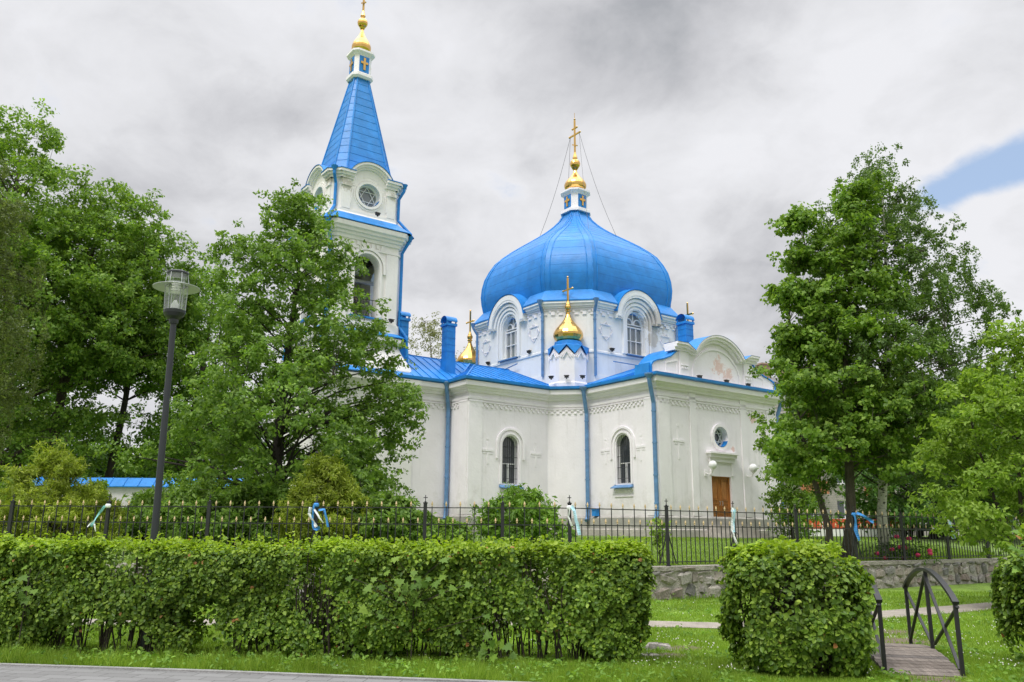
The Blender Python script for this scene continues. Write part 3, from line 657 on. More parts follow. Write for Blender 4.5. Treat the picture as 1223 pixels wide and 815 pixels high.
DW, DC = 4.85, 3.0
def church_drum():
    pl = cso(DW, DC); n = 8
    mb = MB(); tr = MB(); zt = 13.0
    big = {0: None, 2: None, 4: None, 6: None}      # long faces carry windows
    faces = [(pl[i], pl[(i + 1) % 8]) for i in range(8)]
    for i, (p, q) in enumerate(faces):
        P, L = wallframe(p, q, CZ); holes = []
        if L > 4: holes = [arch(L / 2, 12.45, .66, 10.78)]
        panel(mb, P, [(0, 8.4), (L, 8.4), (L, 13.1), (0, 13.1)], holes, .35)
    dr = part(mb, 'drum', M['drumw'], church)
    moulding(tr, pl, [(0, 10.50), (.05, 10.52), (.05, 10.62), (0, 10.66)], CZ); moulding(tr, pl, [(0, 9.35), (.05, 9.35), (.08, 8.4)], CZ)
    orn = MB()
    for i, (p, q) in enumerate(faces):
        P, L = wallframe(p, q, CZ)
        # eaves cornice, broken by the window arch on the long faces
        segs = [(-.12, L + .12)] if L < 4 else [(-.12, L / 2 - 1.62), (L / 2 + 1.62, L + .12)]
        for a, b in segs:
            tr.pbox(P, a, b, 12.86, 12.96, -.05, .12); tr.pbox(P, a, b, 12.96, 13.10, -.05, .20); tr.pbox(P, a, b, 13.10, 13.22, -.05, .28)
            k = max(2, int((b - a) / .38)); st = (b - a) / k
            for j in range(k):
                orn.pbox(P, a + j * st + st * .25, a + j * st + st * .75, 12.52, 12.70 - (.0 if j % 2 else .1), 0, .06)
                orn.pbox(P, a + j * st, a + j * st + st * .3, 12.66, 12.78, 0, .05)
            orn.pbox(P, a, b, 12.78, 12.84, 0, .07)
        if L > 4:
            for r0, r1, o in ((.74, .86, .06), (.92, 1.06, .12), (1.12, 1.28, .18), (1.34, 1.62, .28)):
                zb = 12.3 if r0 > .9 else 10.8
                if r0 > .9: zb = 12.45
                tr.band(P, arch(L / 2, 12.5, r0, 10.7 if r0 < 1.1 else 12.6), arch(L / 2, 12.5, r1, 10.7 if r0 < 1.1 else 12.6), -.02, o)
            tr.band(P, arch(L / 2, 12.62, 1.34, 12.62), arch(L / 2, 12.62, 1.62, 12.62), -.9, .3)
            tr.prism(P, list(reversed(arch(L / 2, 12.5, 1.4, 12.9)[1:-1])), -.9, .02) if False else None
            # tympanum wall above the eaves line
            inn = arch(L / 2, 12.5, .68, 12.5)[1:-1]; outr = arch(L / 2, 12.55, 1.5, 12.55)[1:-1]
            tr.band(P, inn, outr, -.3, .015)
        for s in ([L * .13, L * .87] if L > 4 else []):
            zc = 11.75; w = .3
            for a0, b0 in (((-w, -w), (w, -w)), ((w, w), (-w, w))): orn.beam(P(s + a0[0] * .9, zc + a0[1], .03), P(s + b0[0] * .9, zc + b0[1], .03), .028, .03)
            for q in (-1, 1):
                orn.beam(P(s + q * w, zc - w * .8, .03), P(s + q * w, zc + w * .8, .03), .018, .02)
                orn.beam(P(s + q * w, zc + .2, .04), P(s + q * (w + .16), zc, .04), .028, .03); orn.beam(P(s + q * w, zc - .2, .04), P(s + q * (w + .16), zc, .04), .028, .03)
                orn.beam(P(s - .2, zc + q * w, .04), P(s, zc + q * (w + .18), .04), .028, .03); orn.beam(P(s + .2, zc + q * w, .04), P(s, zc + q * (w + .18), .04), .028, .03)
            orn.beam(P(s - .38, zc + w + .02, .04), P(s + .38, zc + w + .02, .04), .03, .03)
    part(tr, 'drum_cornice', M['drumw'], dr); part(orn, 'drum_ornament', M['trim'], dr)
    # windows (long faces seen from the garden and their opposites)
    for i, (p, q) in enumerate(faces):
        P, L = wallframe(p, q, CZ)
        if L < 4: continue
        s = L / 2; w = MB()
        w.prism(P, arch(s, 12.45, .68, 10.76), -.33, -.31, 0)
        f = w
        f.band(P, arch(s, 12.45, .61, 10.84), arch(s, 12.45, .66, 10.78), -.31, -.22, 1)
        for dx in (-.2, .2): f.pbox(P, s + dx - .018, s + dx + .018, 10.8, 12.30, -.31, -.23, 1)
        for zz, t in ((10.78, .06), (11.52, .035), (12.26, .06), (12.42, .04)): f.pbox(P, s - .64, s + .64, zz, zz + t, -.31, -.225, 1)
        f.band(P, arch(s - .33, 12.5, .24, 12.46, 10), arch(s - .33, 12.5, .29, 12.46, 10), -.31, -.24, 1); f.band(P, arch(s + .33, 12.5, .24, 12.46, 10), arch(s + .33, 12.5, .29, 12.46, 10), -.31, -.24, 1)
        f.pbox(P, s - .02, s + .02, 12.46, 13.05, -.31, -.24, 1)
        part(f, 'drum_window', [M['glassl'], M['paintw']], dr)
        b = MB(); b.pbox(P, s - .82, s + .82, 10.66, 10.72, -.2, .16); part(b, 'drum_sill', M['bluepipe'], dr)
    # downpipes at the four corners of each chamfer
    pipe = MB()
    for (x, y), (dx, dy) in zip(pl, [(-1, .4), (-1, -.4), (-.4, -1), (.4, -1), (1, -.4), (1, .4), (.4, 1), (-.4, 1)]):
        d = Vector((dx, dy)).normalized()
        q = lambda o, z: (x + d.x * o, y + d.y * o, Z(z)); pipe = MB()
        pipe.tube([q(.36, 13.22), q(.34, 13.0), q(.10, 12.62), q(.10, 9.3)], .075, 8); pipe.lathe([(.08, Z(13.05)), (.16, Z(13.28))], q(.36, 0)[:2], 8)
        for zz in (12.2, 11.2, 10.2): pipe.lathe([(.09, Z(zz)), (.09, Z(zz + .06))], q(.10, 0)[:2], 8)
        part(pipe, 'downpipe', M['bluepipe'], dr)
church_drum()

def church_dome():
    prof = [(.95, 13.0), (.95, 13.3), (.95, 13.6), (.955, 13.92), (.958, 13.96), (.975, 14.4), (.983, 14.85), (.975, 15.35), (.95, 15.9), (.905, 16.4), (.845, 16.9), (.765, 17.3), (.675, 17.68), (.58, 18.03), (.48, 18.38), (.39, 18.7),
            (.31, 19.02), (.24, 19.35), (.18, 19.7), (.145, 20.02), (.125, 20.3)]
    raw = prof; fine = []
    for i in range(len(raw) - 1):          # Catmull-Rom between the measured heights
        p0, p1, p2, p3 = raw[max(i - 1, 0)], raw[i], raw[i + 1], raw[min(i + 2, len(raw) - 1)]
        for t in ((0, .25, .5, .75) if i >= 4 else (0,)):
            fine.append(tuple(.5 * (2 * b + (c - a) * t + (2 * a - 5 * b + 4 * c - d) * t * t + (3 * b - a - 3 * c + d) * t ** 3) for a, b, c, d in zip(p0, p1, p2, p3)))
    fine.append(raw[-1])
    lo = []; pl = [Vector(p) for p in cso(DW, DC)]
    for k, z in fine:
        # the corners of the octagon narrow a little less than the long faces
        lo.append([(p.x * k, p.y * k, Z(z)) for p in pl])
    mb = MB(); mb.loops(lo, 0)
    do = part(mb, 'dome', M['bluedome'], church)
    # skirt between dome and eaves, broken by the window arches
    sk = MB(); plk = cso(DW, DC)
    for i in range(8):
        P, L = wallframe(plk[i], plk[(i + 1) % 8], CZ); t = math.tan(R(22.5))
        ends = [(0, L)] if L < 4 else [(0, L / 2 - 1.58), (L / 2 + 1.58, L)]
        for a, b in ends:
            pr = [(.30, 13.20), (.31, 13.27), (.12, 13.52), (-.22, 13.94)]
            sk = MB(); sk.loops([[P(a - (o * t if a == 0 else 0), z, o), P(b + (o * t if b == L else 0), z, o)] for o, z in pr], 0, cap=False, closed=False)
            part(sk, 'skirt', M['bluedome'], do)
    # raised ribs either side of every hip, and the horizontal sheet joints
    rb = MB()
    for i in range(8):
        a, b = pl[i], pl[(i + 1) % 8]
        for (p, q) in ((a, b), (b, a)):
            d = (q - p).normalized(); nn = (a + b).normalized()
            line = [];
            for k, z in prof[3:]:
                w = .30 * min(1, k * 1.6 + .1); x = p * k + d * min(w, (q - p).length * k * .45); line.append(Vector((x.x, x.y, Z(z))))
            rb.tube([l + Vector((nn.x, nn.y, .2)) * .012 for l in line], .028, 5)
        rb.tube([Vector((a.x * k, a.y * k, Z(z))) for k, z in prof[3:]], .04, 6)
    part(rb, 'rib', M['blue'], do)
    sj = MB()
    for i in range(8):
        a, b = pl[i], pl[(i + 1) % 8]; nn = (a + b).normalized(); L = (b - a).length
        for r in range(5, len(prof) - 4):
            for h in (0.,):
                k = prof[r][0] * (1 - h) + prof[r + 1][0] * h; z = prof[r][1] * (1 - h) + prof[r + 1][1] * h
                p = a * k + (b - a).normalized() * .32 * min(1, k * 1.6 + .1); q = b * k - (b - a).normalized() * .32 * min(1, k * 1.6 + .1)
                sj.beam((p.x, p.y, Z(z)), (q.x, q.y, Z(z)), .010, .012)
    part(sj, 'sheet_joint', M['bluedome'], do)
    # metal hoods over the window arches
    hd = MB()
    for i in (0, 2, 4, 6):
        P, L = wallframe(cso(DW, DC)[i], cso(DW, DC)[(i + 1) % 8], CZ)
        def o_(r, zc): return [(L / 2 + r * math.cos(R(a)), zc + r * math.sin(R(a))) for a in range(172, 7, -8)]
        fl = lambda r, zc, ex, zz: [(L / 2 - r - ex, zz)] + o_(r, zc) + [(L / 2 + r + ex, zz)]
        hd.loops([[P(a, z, .32) for a, z in fl(1.63, 12.62, .0, 12.86)], [P(a, z, .34) for a, z in fl(1.67, 12.63, .02, 12.88)], [P(a, z, .0) for a, z in fl(1.70, 12.64, .10, 13.24)], [P(a, z, -.55) for a, z in fl(1.86, 12.66, .5, 13.66)], [P(a, z, -1.0) for a, z in fl(1.95, 12.72, .5, 14.0)]], 0, cap=False, closed=False)
    part(hd, 'arch_hood', M['bluedome'], do)
    # lantern, onion, cross
    ln = MB(); z0 = 20.2
    ln.loops([[(x, y, Z(z)) for x, y in cso(w, w * .56)] for w, z in ((.80, 20.2), (.80, 20.36), (.70, 20.42), (.62, 20.46), (.62, 21.36), (.68, 21.42), (.80, 21.52), (.80, 21.62), (.6, 21.7))])
    lo_ = part(ln, 'lantern', M['trim'], do)
    bp = MB(); gp = MB()
    for i in (0, 2, 4, 6):
        P, L = wallframe(cso(.62, .347)[i], cso(.62, .347)[(i + 1) % 8], CZ)
        bp = MB(); gp = MB(); bp.pbox(P, .03, L - .03, 20.5, 21.32, 0, .012); gp.pbox(P, L / 2 - .06, L / 2 + .06, 20.6, 21.22, .012, .06); gp.pbox(P, L / 2 - .22, L / 2 + .22, 20.9, 21.03, .014, .058)
        part(bp, 'blue_panel', M['blue'], lo_); part(gp, 'gold_cross_plaque', M['gold'], lo_)
    g = MB(); g.lathe([(.5, Z(21.68)), (.46, Z(21.8))], (0, 0), 18); onion(g, 0, 0, Z(21.75), .68, 1.45, 18); g.lathe([(.14, Z(23.15)), (.2, Z(23.22)), (.14, Z(23.3))], (0, 0), 14); ball(g, 0, 0, Z(23.52), .32); g.lathe([(.14, Z(23.8)), (.16, Z(23.92)), (.08, Z(24.05))], (0, 0), 12)
    part(g, 'onion_dome', M['gold'], do)
    c = MB(); orthocross(c, 0, 0, Z(24.0), 2.45, .085, side=.2); c.tube([(0, 0, Z(26.4)), (0, 0, Z(26.95))], .015, 5); co = part(c, 'cross', M['gold'], do)
    wr = MB()
    zt = Z(25.45)
    for (x0, y0), (x1, y1), z1 in (((0, -.42), (-1.0, -2.3), 18.35), ((0, -.42), (1.3, -2.2), 18.35), ((0, .42), (-1.5, 2.0), 18.4), ((0, .42), (1.0, 2.3), 18.35)):
        # slack guy wires
        A = Vector((x0, y0, zt)); B = Vector((x1, y1, Z(z1)))
        wr = MB(); wr.tube([A.lerp(B, t) - Vector((0, 0, .55 * math.sin(math.pi * t) * (1 - .2 * t))) for t in [i / 10 for i in range(11)]], .012, 4)
        part(wr, 'guy_wire', M['iron'], co)
church_dome()

def church_tower():
    TX = -14.45
    def lp(w, c, z): return [(x, y, Z(z)) for x, y in cso(w, c, TX, 0)]
    mb = MB()
    sq = lambda w, z: lp(w, w * .985, z)
    mb.loops([sq(2.45, 1.2), sq(2.45, 8.35)], 0)                                            # base block
    ped = [(2.55, 2.15, 8.4), (2.52, 2.12, 8.75), (2.40, 2.0, 9.1), (2.2, 1.82, 9.5), (2.06, 1.7, 9.85), (2.02, 1.66, 10.15)]
    mb.loops([lp(*q) for q in ped], 0)
    W2, C2 = 1.95, 1.58; W3, C3 = 1.75, 1.43
    pl2 = cso(W2, C2, TX, 0); pl3 = cso(W3, C3, TX, 0)
    for i in range(8):
        P, L = wallframe(pl2[i], pl2[(i + 1) % 8], CZ)
        panel(mb, P, [(0, 10.1), (L, 10.1), (L, 15.0), (0, 15.0)], [arch(L / 2, 13.55, .62, 11.15)] if L > 2 else [], .5)
        P, L = wallframe(pl3[i], pl3[(i + 1) % 8], CZ)
        panel(mb, P, [(0, 15.4), (L, 15.4), (L, 18.1), (0, 18.1)], [circ(L / 2, 17.15, .56)] if L > 2 else [], .3)
    tw = part(mb, 'bell_tower', M['tower'], church)
    inn = MB(); inn.box(TX - 1.3, TX + 1.3, -1.3, 1.3, Z(10.9), Z(11.1)); part(inn, 'belfry_floor', M['dark'], tw); inn = MB(); inn.box(TX - 1.5, TX + 1.5, -1.5, 1.5, Z(14.6), Z(14.8)); part(inn, 'belfry_ceiling', M['dark'], tw)
    tr = MB(); bl = MB()
    moulding(tr, cso(2.45, 2.42, TX, 0), [(0, 7.86), (.10, 7.88), (.22, 8.02), (.36, 8.13), (.38, 8.34), (0, 8.42)], CZ)
    moulding(tr, pl2, [(.30, 9.95), (.36, 10.1), (.36, 10.24), (.2, 10.3)], CZ)
    moulding(tr, pl2, [(.0, 10.95), (.10, 10.95), (.10, 10.45), (.14, 10.35)], CZ)
    moulding(tr, pl2, [(0, 14.35), (.06, 14.37), (.06, 14.45), (0, 14.47)], CZ)
    moulding(tr, pl2, [(0, 14.72), (.08, 14.75), (.1, 14.88), (.18, 14.92), (.2, 15.02), (.30, 15.06), (.32, 15.16), (.42, 15.22), (.46, 15.42), (.4, 15.46)], CZ)
    for i in range(8):
        P, L = wallframe(pl2[i], pl2[(i + 1) % 8], CZ)
        if L > 2:
            for a, b in ((.02, .62), (L - .62, L - .02)): tr.pbox(P, a, b, 10.96, 14.34, 0, .06)
            for j in range(7): tr.pbox(P, L / 2 - .84 + j * .25, L / 2 - .70 + j * .25, 14.52 if j % 2 else 14.44, 14.7, 0, .06)
            tr.band(P, arch(L / 2, 13.55, .64, 11.15), arch(L / 2, 13.55, .76, 11.15), 0, .07); tr.band(P, arch(L / 2, 13.55, .80, 13.3), arch(L / 2, 13.55, .92, 13.3), 0, .11)
        P, L = wallframe(pl3[i], pl3[(i + 1) % 8], CZ)
        if L > 2:
            # arched pediment with a curved cornice
            c = L / 2
            tr.band(P, [(a, z) for a, z in arch(c, 17.45, .6, 17.45)[1:-1]], arch(c, 17.5, 1.18, 17.5)[1:-1], -.5, .01)
            for r0, r1, o in ((.95, 1.04, .1), (1.04, 1.14, .2), (1.14, 1.25, .30)):
                tr.band(P, [(c + r0 * math.cos(R(a)), 17.48 + r0 * math.sin(R(a))) for a in range(152, 27, -8)], [(c + r1 * math.cos(R(a)), 17.48 + r1 * math.sin(R(a))) for a in range(152, 27, -8)], -.4, o)
            for q in (-1, 1):
                x0, x1 = (c - L / 2 - .06, c - .84) if q < 0 else (c + .84, c + L / 2 + .06)
                tr.pbox(P, x0, x1, 17.72, 17.84, -.2, .12); tr.pbox(P, x0, x1, 17.84, 17.96, -.2, .22); tr.pbox(P, x0 - (.1 if q < 0 else 0), x1 + (.1 if q > 0 else 0), 17.96, 18.08, -.2, .32)
                bl.pbox(P, x0 - (.13 if q < 0 else 0), x1 + (.13 if q > 0 else 0), 18.084, 18.118, -.3, .35)
                xx = c + q * (L / 2 - .26); tr.pbox(P, xx - .22, xx + .22, 16.25, 17.7, 0, .06); tr.pbox(P, xx - .25, xx + .25, 17.35, 17.5, 0, .12)
                tr.beam(P(c + q * .86, 17.3, .02), P(c + q * .95, 16.5, .02), .06, .08)
            tr.band(P, circ(c, 17.15, .57), circ(c, 17.15, .70), -.02, .07, closed=True); tr.band(P, circ(c, 17.15, .74), circ(c, 17.15, .80), -.02, .03, closed=True)
        else:
            bl.pbox(P, -.12, L + .12, 18.082, 18.115, -.3, .35)
            tr.pbox(P, -.08, L + .08, 17.72, 17.84, -.2, .12); tr.pbox(P, -.08, L + .08, 17.84, 17.96, -.2, .22); tr.pbox(P, -.1, L + .1, 17.96, 18.08, -.2, .32)
    moulding(tr, pl3, [(0, 16.22), (.05, 16.24), (.05, 16.1), (.1, 16.0)], CZ)
    part(tr, 'tower_cornice', M['tower'], tw)
    bl.loops([lp(W2 + .48, C2 + .36, 15.46), lp(W2 + .48, C2 + .36, 15.50), lp(W3 + .04, C3 + .02, 16.06), lp(W3 - .1, C3 - .1, 16.06)], 0, cap=False)
    bl.loops([lp(W2 + .40, C2 + .30, 10.29), lp(W2 + .40, C2 + .30, 10.33), lp(W2 + .1, C2 + .06, 10.52)], 0, cap=False)
    bl.loops([sq(2.86, 8.42), sq(2.86, 8.46), lp(2.5, 2.1, 8.72)], 0, cap=False)
    for i in range(8):
        P, L = wallframe(pl2[i], pl2[(i + 1) % 8], CZ)
        if L > 2:
            bl.pbox(P, L / 2 - .8, L / 2 + .8, 11.08, 11.15, -.4, .14)
            P3, L3 = wallframe(pl3[i], pl3[(i + 1) % 8], CZ); c = L3 / 2
            bl.loops([[P3(c + r * math.cos(R(a)), 17.48 + r * math.sin(R(a)), o) for a in range(154, 25, -8)] for r, o in ((1.255, .33), (1.285, .33), (1.30, -.3), (1.42, -.75))], 0, cap=False, closed=False)
            a_ = [(c + .555 * math.cos(R(a)), 17.15 + .555 * math.sin(R(a))) for a in range(200, 345, 12)]
            bl.loops([[P3(a, z, -.28) for a, z in a_], [P3(a, z, .075) for a, z in a_]], 0, cap=False, closed=False)
    part(bl, 'blue_flashing', M['blue'], tw)
    gw = MB()
    for i in range(8):
        P, L = wallframe(pl3[i], pl3[(i + 1) % 8], CZ)
        if L < 2: continue
        gw = MB(); c = L / 2; gw.prism(P, circ(c, 17.15, .58), -.30, -.28, 0)
        gw.band(P, circ(c, 17.15, .50), circ(c, 17.15, .56), -.28, -.2, 1, closed=True)
        for tri in ((0, 2, 4), (1, 3, 5)):
            h = [(c + .5 * math.cos(R(60 * k + 30)), 17.15 + .5 * math.sin(R(60 * k + 30))) for k in range(6)]
            for q in range(3): a, b = h[tri[q]], h[tri[(q + 1) % 3]]; gw.beam(P(a[0], a[1], -.24), P(b[0], b[1], -.24), .03, .03, 1)
        part(gw, 'round_window', [M['glassl'], M['paintw']], tw)
    # belfry beams, railing and bell
    bb = MB(); bb.box(TX - 1.6, TX + 1.6, -.08, .08, Z(13.35), Z(13.5)); bb.box(TX - .08, TX + .08, -1.6, 1.6, Z(13.5), Z(13.65)); part(bb, 'belfry_beam', M['paintw'], tw)
    br = MB()
    for i in range(8):
        P, L = wallframe(pl2[i], pl2[(i + 1) % 8], CZ)
        if L > 2: br.tube([P(L / 2 - .62, 12.05, -.2), P(L / 2 + .62, 12.05, -.2)], .02, 5); [br.tube([P(L / 2 + k * .15, 11.15, -.2), P(L / 2 + k * .15, 12.05, -.2)], .012, 4) for k in range(-3, 4)]
    part(br, 'belfry_railing', M['iron'], tw)
    bel = MB(); bel.lathe([(.5, Z(12.3)), (.47, Z(12.38)), (.36, Z(12.6)), (.27, Z(12.95)), (.2, Z(13.15)), (.05, Z(13.25)), (.05, Z(13.36))], (TX, 0), 20); part(bel, 'bell', mat('bronze', (.25, .17, .08), .4, .1, metal=1), tw, smooth=True)
    # spire
    sp = MB(); SW, SCn = 1.56, 1.1
    lo = [(1.02, 17.98), (1.02, 18.06), (1.0, 18.34)]
    for t in range(0, 9): u = t / 8; lo.append((.985 - u * .735, 18.42 + u * 5.6))
    sp.loops([lp(SW * k, SCn * k, z) for k, z in lo], 0)
    for i in range(8):
        pts = [Vector(lp(SW * k, SCn * k, z)[i]) for k, z in lo[2:]]; sp.tube(pts, .045, 6)
    so = part(sp, 'spire', M['blue'], tw)
    sj = MB()
    for t in range(1, 13):
        u = t / 13; k = .985 - u * .735; z = 18.42 + u * 5.6; l = lp(SW * k, SCn * k, z)
        for i in range(8): sj.beam(l[i], l[(i + 1) % 8], .02, .02)
    part(sj, 'sheet_joint', M['blue'], so)
    ln = MB(); ln.loops([lp(w, w * .64, z) for w, z in ((.50, 23.95), (.58, 24.05), (.58, 24.2), (.47, 24.28), (.46, 25.22), (.52, 25.3), (.62, 25.4), (.62, 25.5), (.42, 25.62))])
    lo_ = part(ln, 'lantern', M['trim'], tw)
    gp = MB()
    for i in (0, 2, 4, 6):
        P, L = wallframe(cso(.465, .298, TX, 0)[i], cso(.465, .298, TX, 0)[(i + 1) % 8], CZ)
        gp = MB(); gp.pbox(P, .03, L - .03, 24.3, 25.2, 0, .012, 0); gp.pbox(P, L / 2 - .06, L / 2 + .06, 24.42, 25.1, .012, .055, 1); gp.pbox(P, L / 2 - .2, L / 2 + .2, 24.76, 24.88, .014, .053, 1)
        part(gp, 'blue_panel', [M['blue'], M['gold']], lo_)
    g = MB(); onion(g, TX, 0, Z(25.58), .5, 1.5, 18); g.lathe([(.1, Z(27.02)), (.15, Z(27.1)), (.1, Z(27.15))], (TX, 0), 12); ball(g, TX, 0, Z(27.38), .27); g.lathe([(.1, Z(27.6)), (.12, Z(27.75)), (.06, Z(27.9))], (TX, 0), 12)
    part(g, 'onion_dome', M['gold'], tw)
    c = MB(); orthocross(c, TX, 0, Z(27.8), 2.5, .085, side=.22); part(c, 'cross', M['gold'], tw)
    # downpipes
    dp = MB()
    for sx, sy in ((-1, -1), (1, -1), (-1, 1), (1, 1)):
        dp = MB(); c3 = Vector((TX + sx * (W3 + C3) / 2, sy * (W3 + C3) / 2)); d = Vector((sx, sy)).normalized(); q = lambda b, o, z: (b.x + d.x * o, b.y + d.y * o, Z(z))
        c2 = Vector((TX + sx * (W2 + C2) / 2, sy * (W2 + C2) / 2))
        dp.tube([q(c3, .36, 18.06), q(c3, .34, 17.8), q(c3, .1, 17.4), q(c3, .1, 16.3), q(c2, .52, 15.55), q(c2, .52, 15.3), q(c2, .12, 14.6), q(c2, .12, 10.95), q(c2, .50, 10.4), q(c2, .5, 10.0), q(c2, .56, 9.5)], .075, 8)
        dp.lathe([(.08, Z(17.95)), (.17, Z(18.15))], q(c3, .36, 0)[:2], 8); dp.lathe([(.08, Z(15.2)), (.15, Z(15.42))], q(c2, .5, 0)[:2], 8)
        part(dp, 'downpipe', M['blue'], tw)
church_tower()

def church_fittings():
    # rain pipes on the lower walls
    def pipe(x, y, d, side=(0, 0)):
        d = Vector(d).normalized(); e = Vector((-d.y, d.x)); m = MB(); o = .17
        q = lambda k, z, s=0: (x + d.x * k + e.x * s, y + d.y * k + e.y * s, Z(z))
        m.tube([q(.58, 8.42), q(.58, 8.2), q(.52, 8.05), q(.2, 7.2), q(.2, 6.9), q(.2, 2.5), q(.28, 2.25), q(.42, 2.12)], .095, 10)
        m.lathe([(.1, Z(8.22)), (.20, Z(8.40)), (.20, Z(8.46))], q(.58, 0)[:2], 10)
        for zz in (6.8, 5.4, 4.0, 2.8): m.lathe([(.112, Z(zz)), (.112, Z(zz + .07))], q(.2, 0)[:2], 10)
        part(m, 'downpipe', M['bluepipe'], church)
    pipe(-4.02, -5.43, (-1, -.55)); pipe(-4.02, -9.95, (-1, -.35)); pipe(-10.05, -2.4, (-1, -.9)); pipe(4.39, -9.9, (1, -.35))
    # little floodlights on the ledges
    def flood(x, y, z, d, m):
        d = Vector((d[0], d[1], 0)).normalized(); e = Vector((-d.y, d.x, 0)); p = Vector((x, y, Z(z)))
        def Q(s, zz, o): return p + e * s + d * o + Vector((0, 0, zz))
        m.pbox(Q, -.10, .10, .06, .17, .02, .14); m.pbox(Q, -.03, .03, 0, .07, .04, .10); m.pbox(Q, -.13, .13, .155, .18, .0, .16)
    for (x, y, z, d) in ((-4.88, -1.9, 10.67, (-1, 0)), (-1.9, -4.9, 10.67, (0, -1)), (-4.88, 1.9, 10.67, (-1, 0)), (1.9, -4.9, 10.67, (0, -1)), (-5.35, -4.3, 8.9, (-1, -.4)), (-4.9, -4.9, 8.9, (-1, -1)), (-4.3, -5.35, 8.9, (-.4, -1)),
                         (-1.4, -10.2, 8.52, (0, -1)), (.5, -10.2, 8.52, (0, -1)), (2.1, -10.2, 8.52, (0, -1)), (-14.2, -2.2, 16.0, (0, -1)), (-13.2, -2.1, 11.0, (0, -1))):
        m = MB(); flood(x, y, z, d, m); part(m, 'floodlight', M['iron'], church)
    m = MB(); m.tube([(-5.05, 1.7, Z(9.95)), (-5.05, -1.0, Z(10.28))], .03, 6); m.tube([(-5.05, .4, Z(10.1)), (-5.05, .4, Z(9.75))], .03, 6); m.tube([(-1.9, -5.05, Z(10.15)), (.9, -5.05, Z(10.15))], .03, 6)
    part(m, 'ledge_rail', M['bluepipe'], church)
    for (x, y) in ((-8.4, -4.12), (-4.12, -6.0)):
        m = MB(); m.box(x - .13, x + .13, y - .13, y + .13, Z(2.33), Z(2.62)); m.box(x - .16, x + .16, y - .16, y + .16, Z(2.62), Z(2.66)); part(m, 'utility_box', M['blue'], church)
church_fittings()
#@@NEXT
# ================================================================== WALL AND FENCE
def yard_y(x): return (CORNER.y + (x - CORNER.x) * (dL.y / dL.x)) if x < CORNER.x else (CORNER.y + (x - CORNER.x) * (dR.y / dR.x))
YP = [(-1, .70), (.12, .70), (.5, .74), (4, .98), (9, 1.30), (14, 1.44), (30, 1.45), (60, 1.5), (400, 2.2)]
def yard_z(x, y):
    d = y - yard_y(x)
    for (a, za), (b, zb) in zip(YP, YP[1:]):
        if a <= d <= b: return za + (zb - za) * (d - a) / (b - a)
    return 1.45
def seg_at(u, A, d):
    """point of a plan line A + t d seen in pixel column u"""
    r = ray(u, 640); n = Vector((-d.y, d.x)); t = (n.x * A.x + n.y * A.y) / (n.x * r.x + n.y * r.y); return Vector((r.x * t, r.y * t))
def blob(mb, c, r, rr, m=0, sub=2):
    """angular fieldstone: a squashed, randomly chipped sphere"""
    vs = []; n1, n2 = 5, 8
    off = [rr.uniform(0, 6.28) for _ in range(4)]
    for i in range(n1 + 1):
        th = math.pi * i / n1
        for j in range(n2):
            ph = 2 * math.pi * j / n2
            k = 1 + .16 * math.sin(3 * ph + off[0] + th) + .12 * math.sin(2 * th * 2 + off[1]) + rr.uniform(-.08, .08)
            q = [math.sin(th) * math.cos(ph), math.sin(th) * math.sin(ph), math.cos(th)]
            q = [math.copysign(abs(t) ** .62, t) for t in q]
            vs.append(tuple(c[a] + q[a] * r[a] * k for a in range(3)))
    fs = [(i * n2 + j, i * n2 + (j + 1) % n2, (i + 1) * n2 + (j + 1) % n2, (i + 1) * n2 + j) for i in range(n1) for j in range(n2)]
    mb.add(vs, fs, m)
